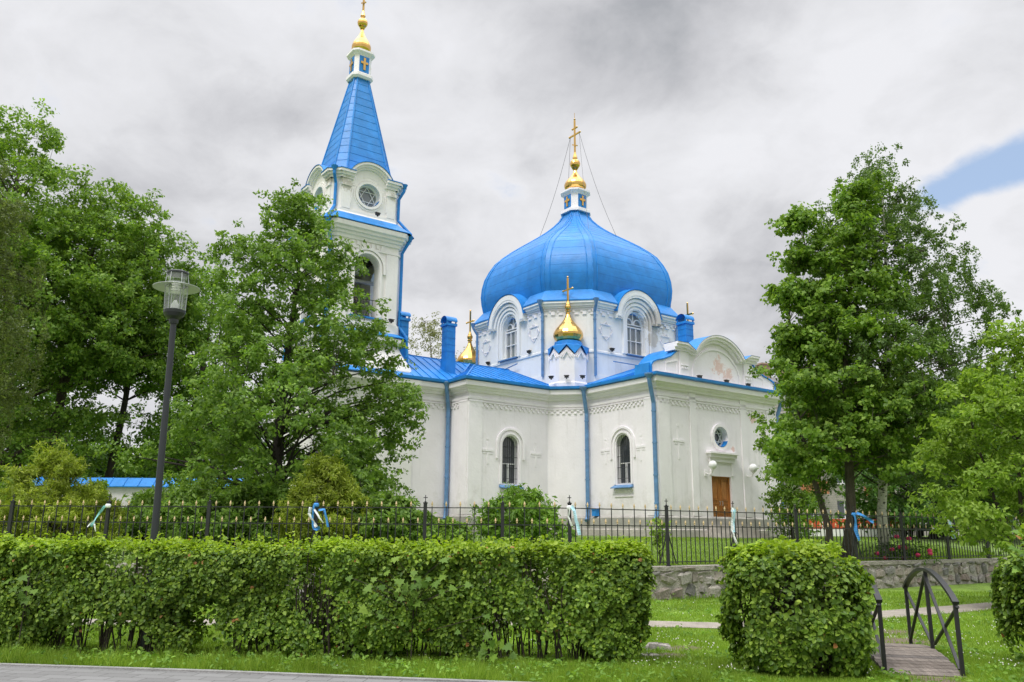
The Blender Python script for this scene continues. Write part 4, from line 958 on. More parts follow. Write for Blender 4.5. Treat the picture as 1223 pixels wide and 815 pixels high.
def retaining_wall():
    root = tag(empty('stone_wall', (CORNER.x, CORNER.y, 0)), 'low rubble stone retaining wall with concrete coping below the iron fence', 'wall')
    o = Vector((CORNER.x, CORNER.y, 0)); mm = mat('lime_mortar', (.36, .33, .29), .95, .3, 3, .8, 22)
    a = MB(); c = MB(); rr = random.Random(5); st = MB()
    n = lambda d: Vector((d.y, -d.x))
    nR = n(dR); nL = -n(dL)
    endR = 24; endL = 18
    pf = [(CORNER + dL * endL + nL * .2), None, (CORNER + dR * endR + nR * .2)]
    inner = [CORNER + dL * endL - nL * .25, CORNER + Vector((0, .32)), CORNER + dR * endR - nR * .25]
    pf[1] = CORNER + Vector((.03, -.22)); pf = [Vector(p) for p in pf]
    for lo, hi, g, b in ((-.1, .70, 0, a), (.70, .80, .05, c)):
        ou = [pf[0] + nL * g, pf[1] + Vector((0, -g)), pf[2] + nR * g]; inn = inner
        lp = [(p.x - o.x, p.y - o.y) for p in ou] + [(p.x - o.x, p.y - o.y) for p in reversed(inn)]
        b.loops([[(x, y, lo) for x, y in lp], [(x, y, hi) for x, y in lp]], 0)
    part(a, 'mortar_core', mm, root); part(c, 'coping', mat('weathered_concrete', (.30, .275, .24), .95, .3, 3, .8, 18), root)
    for d, nn, L in ((dR, nR, 21.0), (dL, nL, 16.0)):
        z = .02; row = 0
        while z < .66:
            h = rr.uniform(.22, .34) if z < .35 else rr.uniform(.12, .20); x = rr.uniform(0, .2)
            if z + h > .72: h = max(.09, .71 - z)
            while x < L:
                w = rr.uniform(.18, .62); hh = h * rr.uniform(.62, 1.15); cz = z + h / 2 + rr.uniform(-.05, .05)
                q = CORNER + d * (x + w / 2) + nn * (.178 + rr.uniform(-.02, .035))
                m2 = MB(); blob(m2, (0, 0, 0), (w / 2 * .98, .075, hh / 2 * .97), rr); t = rr.uniform(-.3, .3)
                st.add([(q.x - o.x + d.x * (v[0] * math.cos(t) - v[2] * math.sin(t)) + nn.x * v[1], q.y - o.y + d.y * (v[0] * math.cos(t) - v[2] * math.sin(t)) + nn.y * v[1], cz + v[0] * math.sin(t) + v[2] * math.cos(t)) for v in m2.v], m2.f)
                x += w + rr.uniform(-.02, .09)
            z += h + .012
    part(st, 'stonework', islandmat('fieldstone', [(.13, .125, .12), (.30, .27, .235), (.21, .165, .14), (.36, .33, .29), (.17, .165, .165)], .9, .7, 28), root)
retaining_wall()

POSTS_L = [-60, 10, 126, 247, 376, 507, 600]; POSTS_R = [680.5, 797, 877, 952, 1021, 1078, 1131, 1178, 1222]
FENCE_POS = {}
def iron_fence():
    root = tag(empty('iron_fence', (CORNER.x, CORNER.y, .8)), 'black wrought iron fence with gold spear tips on top of the low stone wall', 'fence')
    o = Vector((CORNER.x, CORNER.y, .8))
    C0 = seg_at(680.5, CORNER, dR)
    seqL = [seg_at(u, CORNER, dL) for u in POSTS_L] + [C0]; seqR = [C0] + [seg_at(u, CORNER, dR) for u in POSTS_R[1:]]
    for us, sq in ((POSTS_L, seqL), (POSTS_R, seqR)):
        for u, q in zip(us, sq): FENCE_POS[u] = q
    S3 = lambda p, z: (p.x - o.x, p.y - o.y, z - o.z)
    def tip(m, p, z, h):
        x, y, zz = S3(p, z)
        m.lathe([(.010, zz), (.020, zz + h * .08), (.012, zz + h * .16), (.026, zz + h * .42), (.017, zz + h * .7), (.003, zz + h)], (x, y), 6, 1)
    def bay(a, b):
        d = b - a; L = d.length; d = d / L; m = MB(); n = max(2, round((L - .2) / .345)); st = (L - .16) / n
        for z in (.90, 1.78, 2.17): m.beam(S3(a, z), S3(b, z), .03, .022)
        for i in range(n):
            for k in (0, 1):
                p = a + d * (.08 + st * (i + .25 + .5 * k)); zt = 2.20 if k == 0 else 1.815
                m.beam(S3(p, .84), S3(p, zt), .021, .021); tip(m, p, zt, .125)
        part(m, 'fence_panel', [M['iron'], M['goldtip']], root)
    for sq in (seqL, seqR):
        for a, b in zip(sq, sq[1:]): bay(a, b)
    def post(p, d, brace):
        m = MB(); x, y, _ = S3(p, 0); t = .04
        m.box(x - t, x + t, y - t, y + t, 0, 1.47); m.box(x - t - .012, x + t + .012, y - t - .012, y + t + .012, 1.47, 1.495); m.box(x - t - .02, x + t + .02, y - t - .02, y + t + .02, .0, .02)
        m.lathe([(.02, 1.495), (.03, 1.51), (.012, 1.53)], (x, y), 8)
        m.beam((x, y, 1.52), (x, y, 1.67), .018, .018); m.beam((x - d.x * .05, y - d.y * .05, 1.61), (x + d.x * .05, y + d.y * .05, 1.61), .018, .018)
        if brace:
            for q in (-1, 1): m.beam((x + d.x * q * .03, y + d.y * q * .03, .80), (x + d.x * q * .28, y + d.y * q * .28, .05), .022, .022); m.tube([(x + d.x * q * .04, y + d.y * q * .04, .8), (x + d.x * q * .1, y + d.y * q * .1, .84), (x + d.x * q * .13, y + d.y * q * .13, .78)], .009, 5)
        part(m, 'post', M['iron'], root)
    for u, q in zip(POSTS_L, seqL): post(q, dL, u in (10, 376))
    for u, q in zip(POSTS_R, seqR): post(q, dR, u in (797, 877, 1021))
iron_fence()

def ribbons():
    cl = {'w': mat('white_cloth', (.78, .8, .8), .8, .06), 'b': mat('blue_cloth', (.05, .25, .62), .8, .1), 't': mat('pale_turquoise_cloth', (.25, .58, .60), .8, .08), 'l': mat('light_blue_cloth', (.45, .70, .82), .8, .06)}
    def strip(m, pts, w, mi):
        V = []
        for i, p in enumerate(pts):
            p = Vector(p); d = (Vector(pts[min(i + 1, len(pts) - 1)]) - Vector(pts[max(i - 1, 0)])).normalized(); s = d.cross(Vector((0, 1, 0))).normalized() * w * .5
            s.y += .45 * w * math.sin(i * .5); k = 1 - .22 * abs(math.sin(i * .22 + mi)); V.append((p - s * k, p + s * k))
        m.loops([[a for a, b in V], [b for a, b in V]], mi, cap=False, closed=False)
    def knot(m, mi, x=0, z=0): m.lathe([(.045, z - .05), (.07, z - .02), (.07, z + .02), (.045, z + .05)], (x, 0), 10, mi)
    P = lambda *a: a
    specs = [
        (126, 'pale turquoise ribbon with white tails tied to a fence post and blown to its left', ['t', 'w'], 2.18, [(0, .075, [(-.05, -.06, 0), (-.15, -.06, -.16), (-.26, -.05, -.34), (-.34, -.06, -.50)]), (1, .05, [(-.26, -.06, -.36), (-.34, -.07, -.42), (-.42, -.06, -.52)]), (1, .05, [(-.28, -.05, -.4), (-.24, -.06, -.5), (-.20, -.06, -.62)])]),
        (376, 'large loose white and blue ribbon knot on the fence before the golden conifer', ['w', 'b'], 2.22, [(0, .09, [(-.12, -.06, -.05), (-.14, -.06, -.2), (-.05, -.07, -.36), (.05, -.06, -.52)]), (1, .07, [(-.04, -.07, .0), (-.05, -.08, -.25), (-.02, -.07, -.55)]), (0, .06, [(-.02, -.09, -.1), (.12, -.09, -.3), (.22, -.08, -.42)]), (1, .08, [(.08, -.07, -.12), (.22, -.06, -.1), (.28, -.07, -.3), (.33, -.06, -.52)]), (1, .1, [(-.02, -.06, -.54), (.06, -.06, -.58), (.14, -.06, -.53)])]),
        (680.5, 'light blue and white ribbon hanging from the fence post at the wall corner', ['l', 'w'], 2.18, [(0, .11, [(.04, -.06, .04), (.12, -.07, -.1), (.16, -.06, -.35), (.22, -.07, -.62)]), (1, .06, [(0, -.07, 0), (-.03, -.08, -.2), (.05, -.07, -.42)])]),
        (877, 'long white and pale blue ribbon tied to the fence post before the church door', ['w', 'l'], 2.2, [(0, .12, [(-.02, -.06, .1), (-.05, -.07, -.2), (-.07, -.06, -.5)]), (1, .08, [(.02, -.08, .05), (-.02, -.08, -.3), (-.04, -.08, -.56)]), (0, .09, [(-.07, -.07, -.48), (-.03, -.07, -.66), (.04, -.06, -.86)])]),
        (1021, 'bright blue ribbon fluttering from a fence post left of the birch trunk', ['b', 'b'], 2.2, [(0, .13, [(0, -.06, .06), (.02, -.07, -.25), (.0, -.06, -.5), (.08, -.06, -.78)]), (0, .12, [(.06, -.06, .05), (.25, -.07, -.02), (.42, -.06, -.14), (.56, -.06, -.24)])]),
        (1131, 'white ribbon on the fence post beside the pale green garden tree', ['w', 'l'], 2.2, [(0, .13, [(-.12, -.06, -.12), (-.04, -.07, .06), (.06, -.06, .02), (.04, -.07, -.18), (.12, -.06, -.4)]), (1, .12, [(.08, -.07, -.15), (.15, -.07, -.42), (.17, -.06, -.72)])]),
    ]
    for u, label, ms, z, strips in specs:
        q = FENCE_POS[u]; root = tag(empty('ribbon', (q.x, q.y - .045, z)), label, 'ribbon', 'ribbons tied to the fence posts')
        m = MB(); knot(m, 1 if len(set(ms)) > 1 else 0)
        for mi, w, pts in strips:
            # subdivide for a soft fall
            pp = []
            for a, b in zip(pts, pts[1:]): pp += [tuple(Vector(a).lerp(Vector(b), t) + Vector((.010 * math.sin(len(pp) * .9), -.014 * math.sin(len(pp) * .7), 0))) for t in (0, .2, .4, .6, .8)]
            pp.append(pts[-1]); strip(m, pp, w * .78, mi)
        part(m, 'cloth', [cl[x] for x in ms], root)
ribbons()

# ================================================================== LEAVES AND TREES
def unit(a): return a / np.maximum(np.linalg.norm(a, axis=1, keepdims=True), 1e-6)
def leaves(P, nrm, size, rng, fold=.25, wide=.5, six=False, jitter=.7):
    """one leaf per point: long axis roughly perpendicular to nrm, folded along its midrib"""
    n = len(P); nr = unit(nrm + rng.normal(0, jitter, (n, 3)))
    d = rng.normal(0, 1, (n, 3)); d -= nr * (d * nr).sum(1, keepdims=True); d[:, 2] -= .35; d = unit(d - nr * (d * nr).sum(1, keepdims=True))
    s = np.cross(d, nr); L = size * rng.uniform(.5, 1.45, (n, 1))
    if six:
        base = P; tip = P + d * L - nr * L * .08
        l1 = P + d * L * .3 + s * L * wide * .5 + nr * L * fold * .5; l2 = P + d * L * .68 + s * L * wide * .42 + nr * L * fold * .35
        r1 = P + d * L * .3 - s * L * wide * .5 + nr * L * fold * .5; r2 = P + d * L * .68 - s * L * wide * .42 + nr * L * fold * .35
        V = np.stack([base, l1, l2, tip, r2, r1], 1).reshape(-1, 3); b = np.arange(n)[:, None] * 6
        Fc = np.concatenate([b + np.array([0, 1, 2, 3]), b + np.array([0, 3, 4, 5])], 1).reshape(-1, 4); return V, Fc
    V = np.stack([P, P + d * L * .5 + s * L * wide * .5 + nr * L * fold * .4, P + d * L, P + d * L * .5 - s * L * wide * .5 + nr * L * fold * .4], 1).reshape(-1, 3)
    return V, np.arange(n * 4).reshape(-1, 4)
LM = {}
LM['oak'] = leafmat('oak_leaf', (.090, .175, .028), (.150, .260, .042), (.235, .355, .068), .42)
LM['maple'] = leafmat('maple_leaf', (.090, .180, .024), (.160, .275, .036), (.25, .375, .056), .42)
LM['lime'] = leafmat('lime_tree_leaf', (.10, .205, .026), (.16, .29, .038), (.24, .39, .06), .42)
LM['birch'] = leafmat('birch_leaf', (.07, .135, .030), (.11, .19, .042), (.165, .25, .06), .36)
LM['wbirch'] = leafmat('weeping_birch_leaf', (.09, .125, .035), (.13, .175, .048), (.19, .24, .07), .42)
LM['garden'] = leafmat('garden_tree_leaf', (.14, .235, .026), (.21, .33, .042), (.30, .42, .07), .42)
LM['gold'] = leafmat('golden_conifer_spray', (.18, .25, .030), (.27, .345, .042), (.37, .43, .065), .42)
LM['dark'] = leafmat('dark_leaf', (.038, .095, .016), (.07, .155, .024), (.12, .22, .036), .42)
LM['willow'] = leafmat('grey_willow_leaf', (.14, .155, .075), (.19, .20, .105), (.26, .265, .15), .42)
LM['hedge'] = leafmat('hedge_leaf', (.058, .120, .016), (.140, .240, .026), (.26, .375, .050), .35, .42)
LM['hedgenew'] = leafmat('hedge_new_leaf', (.19, .30, .022), (.27, .395, .03), (.36, .47, .05), .4, .42)
LM['rust'] = leafmat('rusty_leaf', (.24, .11, .035), (.36, .16, .055), (.44, .25, .09), .3)
LM['grass'] = leafmat('grass_blade', (.14, .235, .024), (.21, .33, .036), (.30, .41, .065), .42, .6)
BARK = {'brown': mat('brown_bark', (.075, .058, .042), .95, .45, 3, .9, 14, stretch=(4, 4, .8)), 'dark': mat('dark_bark', (.035, .029, .023), .95, .4, 4, .8, 14, stretch=(4, 4, .8)),
        'grey': mat('grey_bark', (.115, .095, .078), .95, .4, 4, .9, 14, stretch=(4, 4, .8)), 'twig': mat('twig_bark', (.045, .035, .026), .9, .4, 8)}
def birchbark():
    m = mat('birch_bark', (.52, .50, .45), .85, .14, 3, .4, 16); nt = m.node_tree; N = nt.nodes.new; L = nt.links.new; p = nt.nodes['Principled BSDF']; cur = p.inputs['Base Color'].links[0].from_socket
    tc = N('ShaderNodeTexCoord'); mp = N('ShaderNodeMapping'); mp.inputs['Scale'].default_value = (3.5, 3.5, 9); L(tc.outputs['Object'], mp.inputs[0])
    nz = N('ShaderNodeTexNoise'); nz.inputs['Scale'].default_value = 1.2; nz.inputs['Detail'].default_value = 4; L(mp.outputs[0], nz.inputs['Vector'])
    mr = N('ShaderNodeMapRange'); L(nz.outputs['Fac'], mr.inputs[0]); mr.inputs[1].default_value = .56; mr.inputs[2].default_value = .63
    x = N('ShaderNodeMix'); x.data_type = 'RGBA'; L(mr.outputs[0], x.inputs[0]); L(cur, x.inputs[6]); x.inputs[7].default_value = (.025, .022, .02, 1); L(x.outputs[2], p.inputs['Base Color'])
    return m
BARK['birch'] = birchbark()

def tree(name, label, cat, base, H, prof, nclump, nleaf, size, lm, bark, tr, seed, c0=.15, cr=.6, flat=.5, hang=0.0, shift=(0, 0), stems=None, group=None, six=False, wide=.55, skew=None, inner=.35, lean=(0, 0), lobes=()):
    """tapered trunk, limbs reaching to each leaf cluster, and a crown of separate leaves.
    prof: (height fraction of the crown, radius in m); shift moves the crown sideways towards its top"""
    rng = np.random.default_rng(seed); rr = random.Random(seed)
    root = tag(empty(name, base), label, cat, group)
    z0 = H * c0; pt = np.array([p[0] for p in prof]); pr = np.array([p[1] for p in prof])
    cen = []
    while len(cen) < nclump:
        t = rng.uniform(0, 1); r = np.interp(t, pt, pr)
        if rng.uniform(0, pr.max()) > r: continue
        a = rng.uniform(0, 2 * math.pi); k = inner + (1 - inner) * math.sqrt(rng.uniform(0, 1))
        k *= 1 + .20 * math.sin(3 * a + 9 * t + seed) + .16 * math.sin(5 * a - 14 * t + seed * 2)
        x = r * k * math.cos(a); y = r * k * math.sin(a)
        k = min(k, 1.12); x = r * k * math.cos(a); y = r * k * math.sin(a)
        if skew and x > 0: x *= skew
        cen.append((x + shift[0] * t + lean[0], y + shift[1] * t + lean[1], z0 + t * (H - z0)))
    for (x, y, z, r, n) in lobes:
        for _ in range(n):
            q = rng.normal(0, 1, 3); q = q / np.linalg.norm(q) * r * rng.uniform(.2, 1) * np.array([1, 1, 1.1]); cen.append((x + q[0], y + q[1], z + q[2]))
    cen = np.array(cen); nclump = len(cen)
    # trunk(s)
    stems = stems or [(0, 0, shift[0] * .7 + lean[0], shift[1] * .7 + lean[1], 1.0)]
    tm = MB(); axes = []
    for (x0, y0, x1, y1, k) in stems:
        pts = []; rad = []; nseg = 9; ht = H * .93 * k
        for i in range(nseg + 1):
            t = i / nseg; w = tr * .9 * math.sin(t * 5 + seed) * (1 if 0 < i else 0)
            pts.append(Vector((x0 + (x1 - x0) * t + w, y0 + (y1 - y0) * t + tr * .6 * math.sin(t * 7 + seed * 1.3) * (1 if i else 0), ht * t - (.15 if i == 0 else 0)))); rad.append(max(.012, tr * k * (1.25 if i == 0 else 1) * (1 - t) ** .85 + .01))
        tm.tube(pts, rad, 10, 0); axes.append((pts, ht))
    def axis_pt(ax, z):
        pts, ht = ax; t = min(max(z / ht, 0), 1) * (len(pts) - 1); i = min(int(t), len(pts) - 2); return pts[i].lerp(pts[i + 1], t - i), t / (len(pts) - 1)
    part(tm, 'trunk', BARK[bark], root, smooth=True)
    bm_ = MB(); main = sorted(range(nclump), key=lambda i: rr.random())[:max(10, int(nclump * .30))]; mains = set(main); mc = cen[main]
    for i, c in enumerate(cen):
        c = Vector(c)
        if i in mains:
            ax = axes[min(range(len(axes)), key=lambda k: (axes[k][0][-1].xy - c.xy).length + rr.uniform(0, 1))]
            hz = c.z - (.42 if hang < .5 else -.1) * (c.xy - axis_pt(ax, c.z)[0].xy).length - rr.uniform(.0, .4); hz = max(hz, H * max(.10, c0 * .9))
            p, t = axis_pt(ax, min(hz, ax[1] * .97)); mid = p.lerp(c, .5) + Vector((0, 0, (.12 if hang > .3 else .07) * (c - p).length)) + Vector((rr.uniform(-.15, .15), rr.uniform(-.15, .15), 0))
            r0 = max(.010, min(tr * .38 * (1 - t * .8), .013 * (c - p).length + .006)); bm_.tube([p, p.lerp(mid, .55), mid, mid.lerp(c, .6), c], [r0, r0 * .8, r0 * .6, r0 * .4, .006], 5, 0, caps=False)
        else:
            dd = ((mc - np.array(c)) ** 2).sum(1) + np.where(mc[:, 2] > c.z + .3, 4, 0); p = Vector(mc[dd.argmin()]); q = p.lerp(c, .5) + Vector((0, 0, .08 * (c - p).length)); r0 = .004 * (c - p).length + .006
            bm_.tube([p, q, c], [r0, r0 * .8, .004], 4, 0, caps=False)
    part(bm_, 'limbs', BARK['twig' if bark == 'birch' else bark], root)
    # leaves
    nsub = 7; sidx = np.repeat(np.arange(nclump), nsub); so = rng.normal(0, 1, (len(sidx), 3)); so = np.clip(so, -1.7, 1.7) * .62 * np.array([1, 1, flat]) * (rng.uniform(.6, 1.25, nclump)[sidx][:, None] * cr)
    pick = rng.integers(0, len(sidx), nclump * nleaf); idx = sidx[pick]
    off = rng.normal(0, 1, (len(pick), 3)); off = off / np.maximum(np.linalg.norm(off, axis=1, keepdims=True), .2) * rng.uniform(0, 1, (len(pick), 1)) ** .45 * cr * .40 * rng.uniform(.7, 1.25, len(sidx))[pick][:, None]
    off[:, 2] *= .62
    if hang: off[:, :2] *= .75; off[:, 2] -= rng.exponential(hang, len(sidx))[pick] * rng.uniform(0, 1, len(pick)) ** .7
    off = off + so[pick]
    Pn = cen[idx] + off
    ok = Pn[:, 2] > max(.15, .04 * H); Pn = Pn[ok]; off = off[ok]
    nrm = unit(off / cr + np.array([0, 0, .75 if not hang else .2]) + .25 * unit(Pn - np.array([0, 0, H * .45])))
    V, Fc = leaves(Pn, nrm, size, rng, six=six, wide=wide)
    npmesh('crown', V, Fc, LM[lm], root)
    return root
def gtree(u, Y, vtop, z=None, ub=None):
    """plan position and height of a tree whose top shows at (u, vtop), standing at depth Y; ub: where its foot shows"""
    p = at(u, vtop, Y); q = at(ub, 620, Y) if ub else p; zz = yard_z(q.x, q.y) if z is None else z
    gtree.sx = p.x - q.x; return (q.x, q.y, zz), p.z - zz
def all_trees():
    b, H = gtree(347, 29, 226, ub=333)
    tree('oak_tree', 'broad leafy oak in front of the bell tower behind the fence', 'tree', b, H, [(0, 4.2), (.2, 4.5), (.33, 4.1), (.43, 3.4), (.6, 2.75), (.75, 2.0), (.88, 1.2), (1, .1)], 420, 210, .135, 'oak', 'dark', .22, 3, c0=.05, cr=.62, flat=.8, wide=.62, shift=(gtree.sx + .35, 0), inner=.2, lobes=((4.0, 0, 4.5, .8, 12), (1.6, 0, 10.0, .45, 4), (-2.6, 0, 10.6, .4, 4)))
    # big trees on the left
    b, H = gtree(45, 44, 138)
    tree('maple_tree', 'tallest dark maple at the left edge of the photo', 'tree', b, H, [(0, 5.5), (.3, 6.6), (.55, 5.6), (.75, 4.4), (.9, 2.8), (1, .5)], 380, 210, .21, 'maple', 'brown', .42, 5, c0=.14, cr=1.1, flat=.5, shift=(-1.0, 0))
    b, H = gtree(118, 46, 222)
    tree('maple_tree', 'second maple with a leaning bare trunk, right of the tallest one', 'tree', b, H, [(0, 4.2), (.3, 5.6), (.55, 5.2), (.75, 3.8), (.9, 2.2), (1, .6)], 300, 210, .21, 'maple', 'brown', .36, 8, c0=.42, cr=1.05, flat=.5, shift=(.8, 0), stems=[(-1.2, 0, .6, 0, 1)])
    b, H = gtree(176, 48, 290)
    tree('maple_tree', 'smaller maple just left of the street lamp head', 'tree', b, H, [(0, 3.2), (.35, 4.0), (.6, 3.6), (.8, 2.4), (1, .5)], 200, 210, .20, 'maple', 'dark', .26, 12, c0=.48, cr=.95, flat=.55, stems=[(-.9, 0, 0, 0, 1)])
    b, H = gtree(-8, 31, 182)
    tree('birch_tree', 'weeping birch with olive drooping twigs at the left picture edge', 'tree', b, H, [(0, 1.5), (.3, 2.3), (.6, 2.1), (.85, 1.1), (1, .2)], 200, 330, .10, 'wbirch', 'birch', .2, 14, c0=.10, cr=.55, flat=.6, hang=.7)
    b, H = gtree(252, 52, 312)
    tree('lime_tree', 'pale green lime tree behind the oak and the street lamp', 'tree', b, H, [(0, 3.6), (.3, 4.5), (.6, 4.0), (.8, 2.8), (1, .6)], 210, 120, .22, 'lime', 'brown', .3, 16, c0=.2, cr=1.0, flat=.6)
    for k, (u, Y, v, r) in enumerate(((-30, 58, 430, 5), (55, 60, 455, 4.5), (120, 57, 535, 3.5), (205, 62, 545, 3.5), (262, 60, 480, 4.5))):
        b, H = gtree(u, Y, v)
        tree('dense_tree', ['dark dense tree at the far left under the tall maples', 'dark dense tree behind the two maple trunks', 'low dark tree just above the blue wall coping', 'low dark tree behind the lamp pole', 'dark dense tree behind the left side of the oak'][k], 'tree', b, H, [(0, r * .9), (.4, r), (.75, r * .8), (1, r * .25)], 170, 110, .28, 'dark', 'dark', .2, 30 + k, c0=.05, cr=1.1, flat=.7, group='dark trees behind the churchyard wall')
    # golden conifers and shrubs by the fence
    for k, (u, Y, v, r, lb) in enumerate(((72, 25.5, 533, 1.75, 'golden green spreading conifer behind the left end of the fence'), (392, 25, 541, 1.2, 'golden green conifer in front of the oak behind the fence'))):
        b, H = gtree(u, Y, v)
        tree('conifer', lb, 'conifer', b, H, [(0, r), (.3, r * 1.05), (.6, r * .68), (.85, r * .3), (1, .05)], 200, 220, .12, 'gold', 'brown', .06, 40 + k, c0=.03, cr=.34, flat=.5, hang=.10, wide=.26)
    b, H = gtree(622, 25.5, 589)
    tree('garden_shrub', 'leafy garden shrub in front of the white church wall', 'shrub', b, H, [(0, 1.0), (.35, 1.2), (.7, .9), (1, .35)], 100, 120, .16, 'lime', 'dark', .03, 44, c0=.1, cr=.30, flat=.6, wide=.36)
    b, H = gtree(786, 22.3, 612)
    tree('sapling', 'thin pale sapling at the fence post left of the door', 'sapling', b, H, [(0, .18), (.5, .22), (1, .08)], 16, 22, .10, 'garden', 'twig', .012, 45, c0=.2, cr=.16)
    b, H = gtree(465, 25.5, 596)
    tree('garden_shrub', 'dark low shrub under the right side of the oak', 'shrub', b, H, [(0, 1.1), (.5, 1.2), (1, .4)], 110, 120, .13, 'oak', 'dark', .03, 46, c0=.08, cr=.32, flat=.7)
    b, H = gtree(250, 26, 585)
    tree('garden_shrub', 'dark straggling shrub behind the fence right of the lamp pole', 'shrub', b, H, [(0, 1.5), (.5, 1.5), (1, .6)], 130, 120, .13, 'oak', 'dark', .03, 47, c0=.08, cr=.32, flat=.7)
    for k, (u, Y, v, r, lb) in enumerate(((8, 27, 575, 1.5, 'dark shrub at the left picture edge behind the fence'), (175, 30, 598, 1.1, 'dark shrub below the blue coping, left of the lamp pole'), (-4, 33, 562, 1.6, 'tall dark shrub behind the leftmost fence bay'), (310, 27, 575, 1.5, 'dark shrub under the left half of the oak'), (238, 33, 562, 1.9, 'dark bushy shrub hiding the blue coping right of the lamp pole'), (106, 33, 578, 1.0, 'small dark shrub against the churchyard wall, between the left golden conifer and the turquoise ribbon'), (535, 27.5, 628, .5, 'tiny shrub at the foot of the church rain pipe'))):
        b, H = gtree(u, Y, v)
        tree('garden_shrub', lb, 'shrub', b, H, [(0, r), (.5, r), (1, r * .4)], 110, 110, .13, 'oak' if k % 2 else 'maple', 'dark', .03, 90 + k, c0=.05, cr=.32, flat=.7)
    # right-hand group
    b, H = gtree(1018, 27.6, 216, ub=998)
    lb_ = [(p.x - b[0], p.y - b[1] - .2, p.z - b[2], r, n) for p, r, n in ((at(951, 268, 27.6), .42, 8), (at(955, 310, 27.6), .55, 10), (at(950, 350, 27.6), .6, 12), (at(942, 405, 27.6), .5, 9), (at(945, 548, 27.2), .45, 8), (at(1092, 470, 27.2), .6, 9), (at(1030, 232, 27.6), .3, 5))]
    tree('maple_tree', 'two-trunked maple beside the church front', 'tree', b, H, [(0, 2.1), (.12, 2.6), (.3, 2.45), (.48, 2.0), (.62, 1.4), (.78, .95), (.9, .5), (1, .1)], 205, 260, .135, 'maple', 'grey', .17, 52, c0=.205, cr=.62, flat=.36, wide=.75, stems=[(-.28, 0, -1.2, 0, .66), (.28, .1, gtree.sx, 0, 1)], inner=.2, shift=(gtree.sx - .3, 0), lean=(.35, 0), lobes=lb_)
    b, H = gtree(1064, 28.0, 157, ub=1053)
    tree('birch_tree', 'tall silver birch with white trunk behind the right part of the fence', 'tree', b, H, [(0, 2.9), (.3, 3.5), (.5, 3.1), (.7, 2.2), (.87, 1.1), (1, .15)], 330, 330, .10, 'birch', 'birch', .155, 55, c0=.17, cr=.60, flat=.7, hang=.25, shift=(gtree.sx - .9, .8), lean=(1.0, .8), stems=[(0, 0, gtree.sx, .9, 1)])
    b, H = gtree(1208, 19.6, 386, 0.0, ub=1212)
    tree('garden_tree', 'young pale green garden tree at the right picture edge', 'tree', b, H, [(0, 1.7), (.25, 1.95), (.5, 1.6), (.7, 1.1), (.85, .6), (1, .15)], 190, 130, .11, 'garden', 'twig', .05, 58, c0=.22, cr=.44, flat=.45, six=True, wide=.5, shift=(gtree.sx, 0), stems=[(0, 0, gtree.sx, 0, 1), (.2, .2, -.7, .3, .8)])
    b, H = gtree(938, 37.5, 500)
    tree('bird_cherry', 'small dark tree close to the right corner of the church', 'tree', b, H, [(0, .7), (.4, 1.0), (.8, .7), (1, .25)], 80, 100, .14, 'maple', 'dark', .07, 60, c0=.05, cr=.5)
    b, H = gtree(962, 33, 596)
    tree('sapling', 'bright sapling below the dark tree by the church corner', 'sapling', b, H, [(0, .35), (.5, .5), (1, .15)], 26, 40, .11, 'lime', 'twig', .015, 61, c0=.1, cr=.22)
    for k, (u, Y, v, r) in enumerate(((1095, 44, 470, 4.0), (1165, 47, 445, 4.2), (1235, 50, 430, 5))):
        b, H = gtree(u, Y, v)
        tree('dense_tree', ['dark tree directly behind the birch', 'dark tree between the birch and the garden tree', 'dark tree at the right edge behind the garden tree'][k], 'tree', b, H, [(0, r), (.4, r), (.75, r * .8), (1, r * .25)], 190, 110, .22, 'dark' if k < 2 else 'maple', 'dark', .2, 70 + k, c0=.08, cr=.95, flat=.6, group='dark trees beyond the birch')
    b, H = gtree(515, 74, 384)
    tree('willow_tree', 'thin greyish willow far behind the church roof by the bell tower', 'tree', b, H, [(0, 3.6), (.5, 3.8), (.8, 2.8), (1, .9)], 120, 70, .24, 'willow', 'brown', .3, 80, c0=.3, cr=.9, flat=1.0, wide=.4)
    b, H = gtree(572, 74, 412)
    tree('willow_tree', 'sparse willow crown showing beside the drum of the dome', 'tree', b, H, [(0, 2.6), (.5, 2.6), (1, .7)], 50, 50, .24, 'willow', 'brown', .25, 81, c0=.4, cr=.8, flat=1.0, wide=.4)
all_trees()

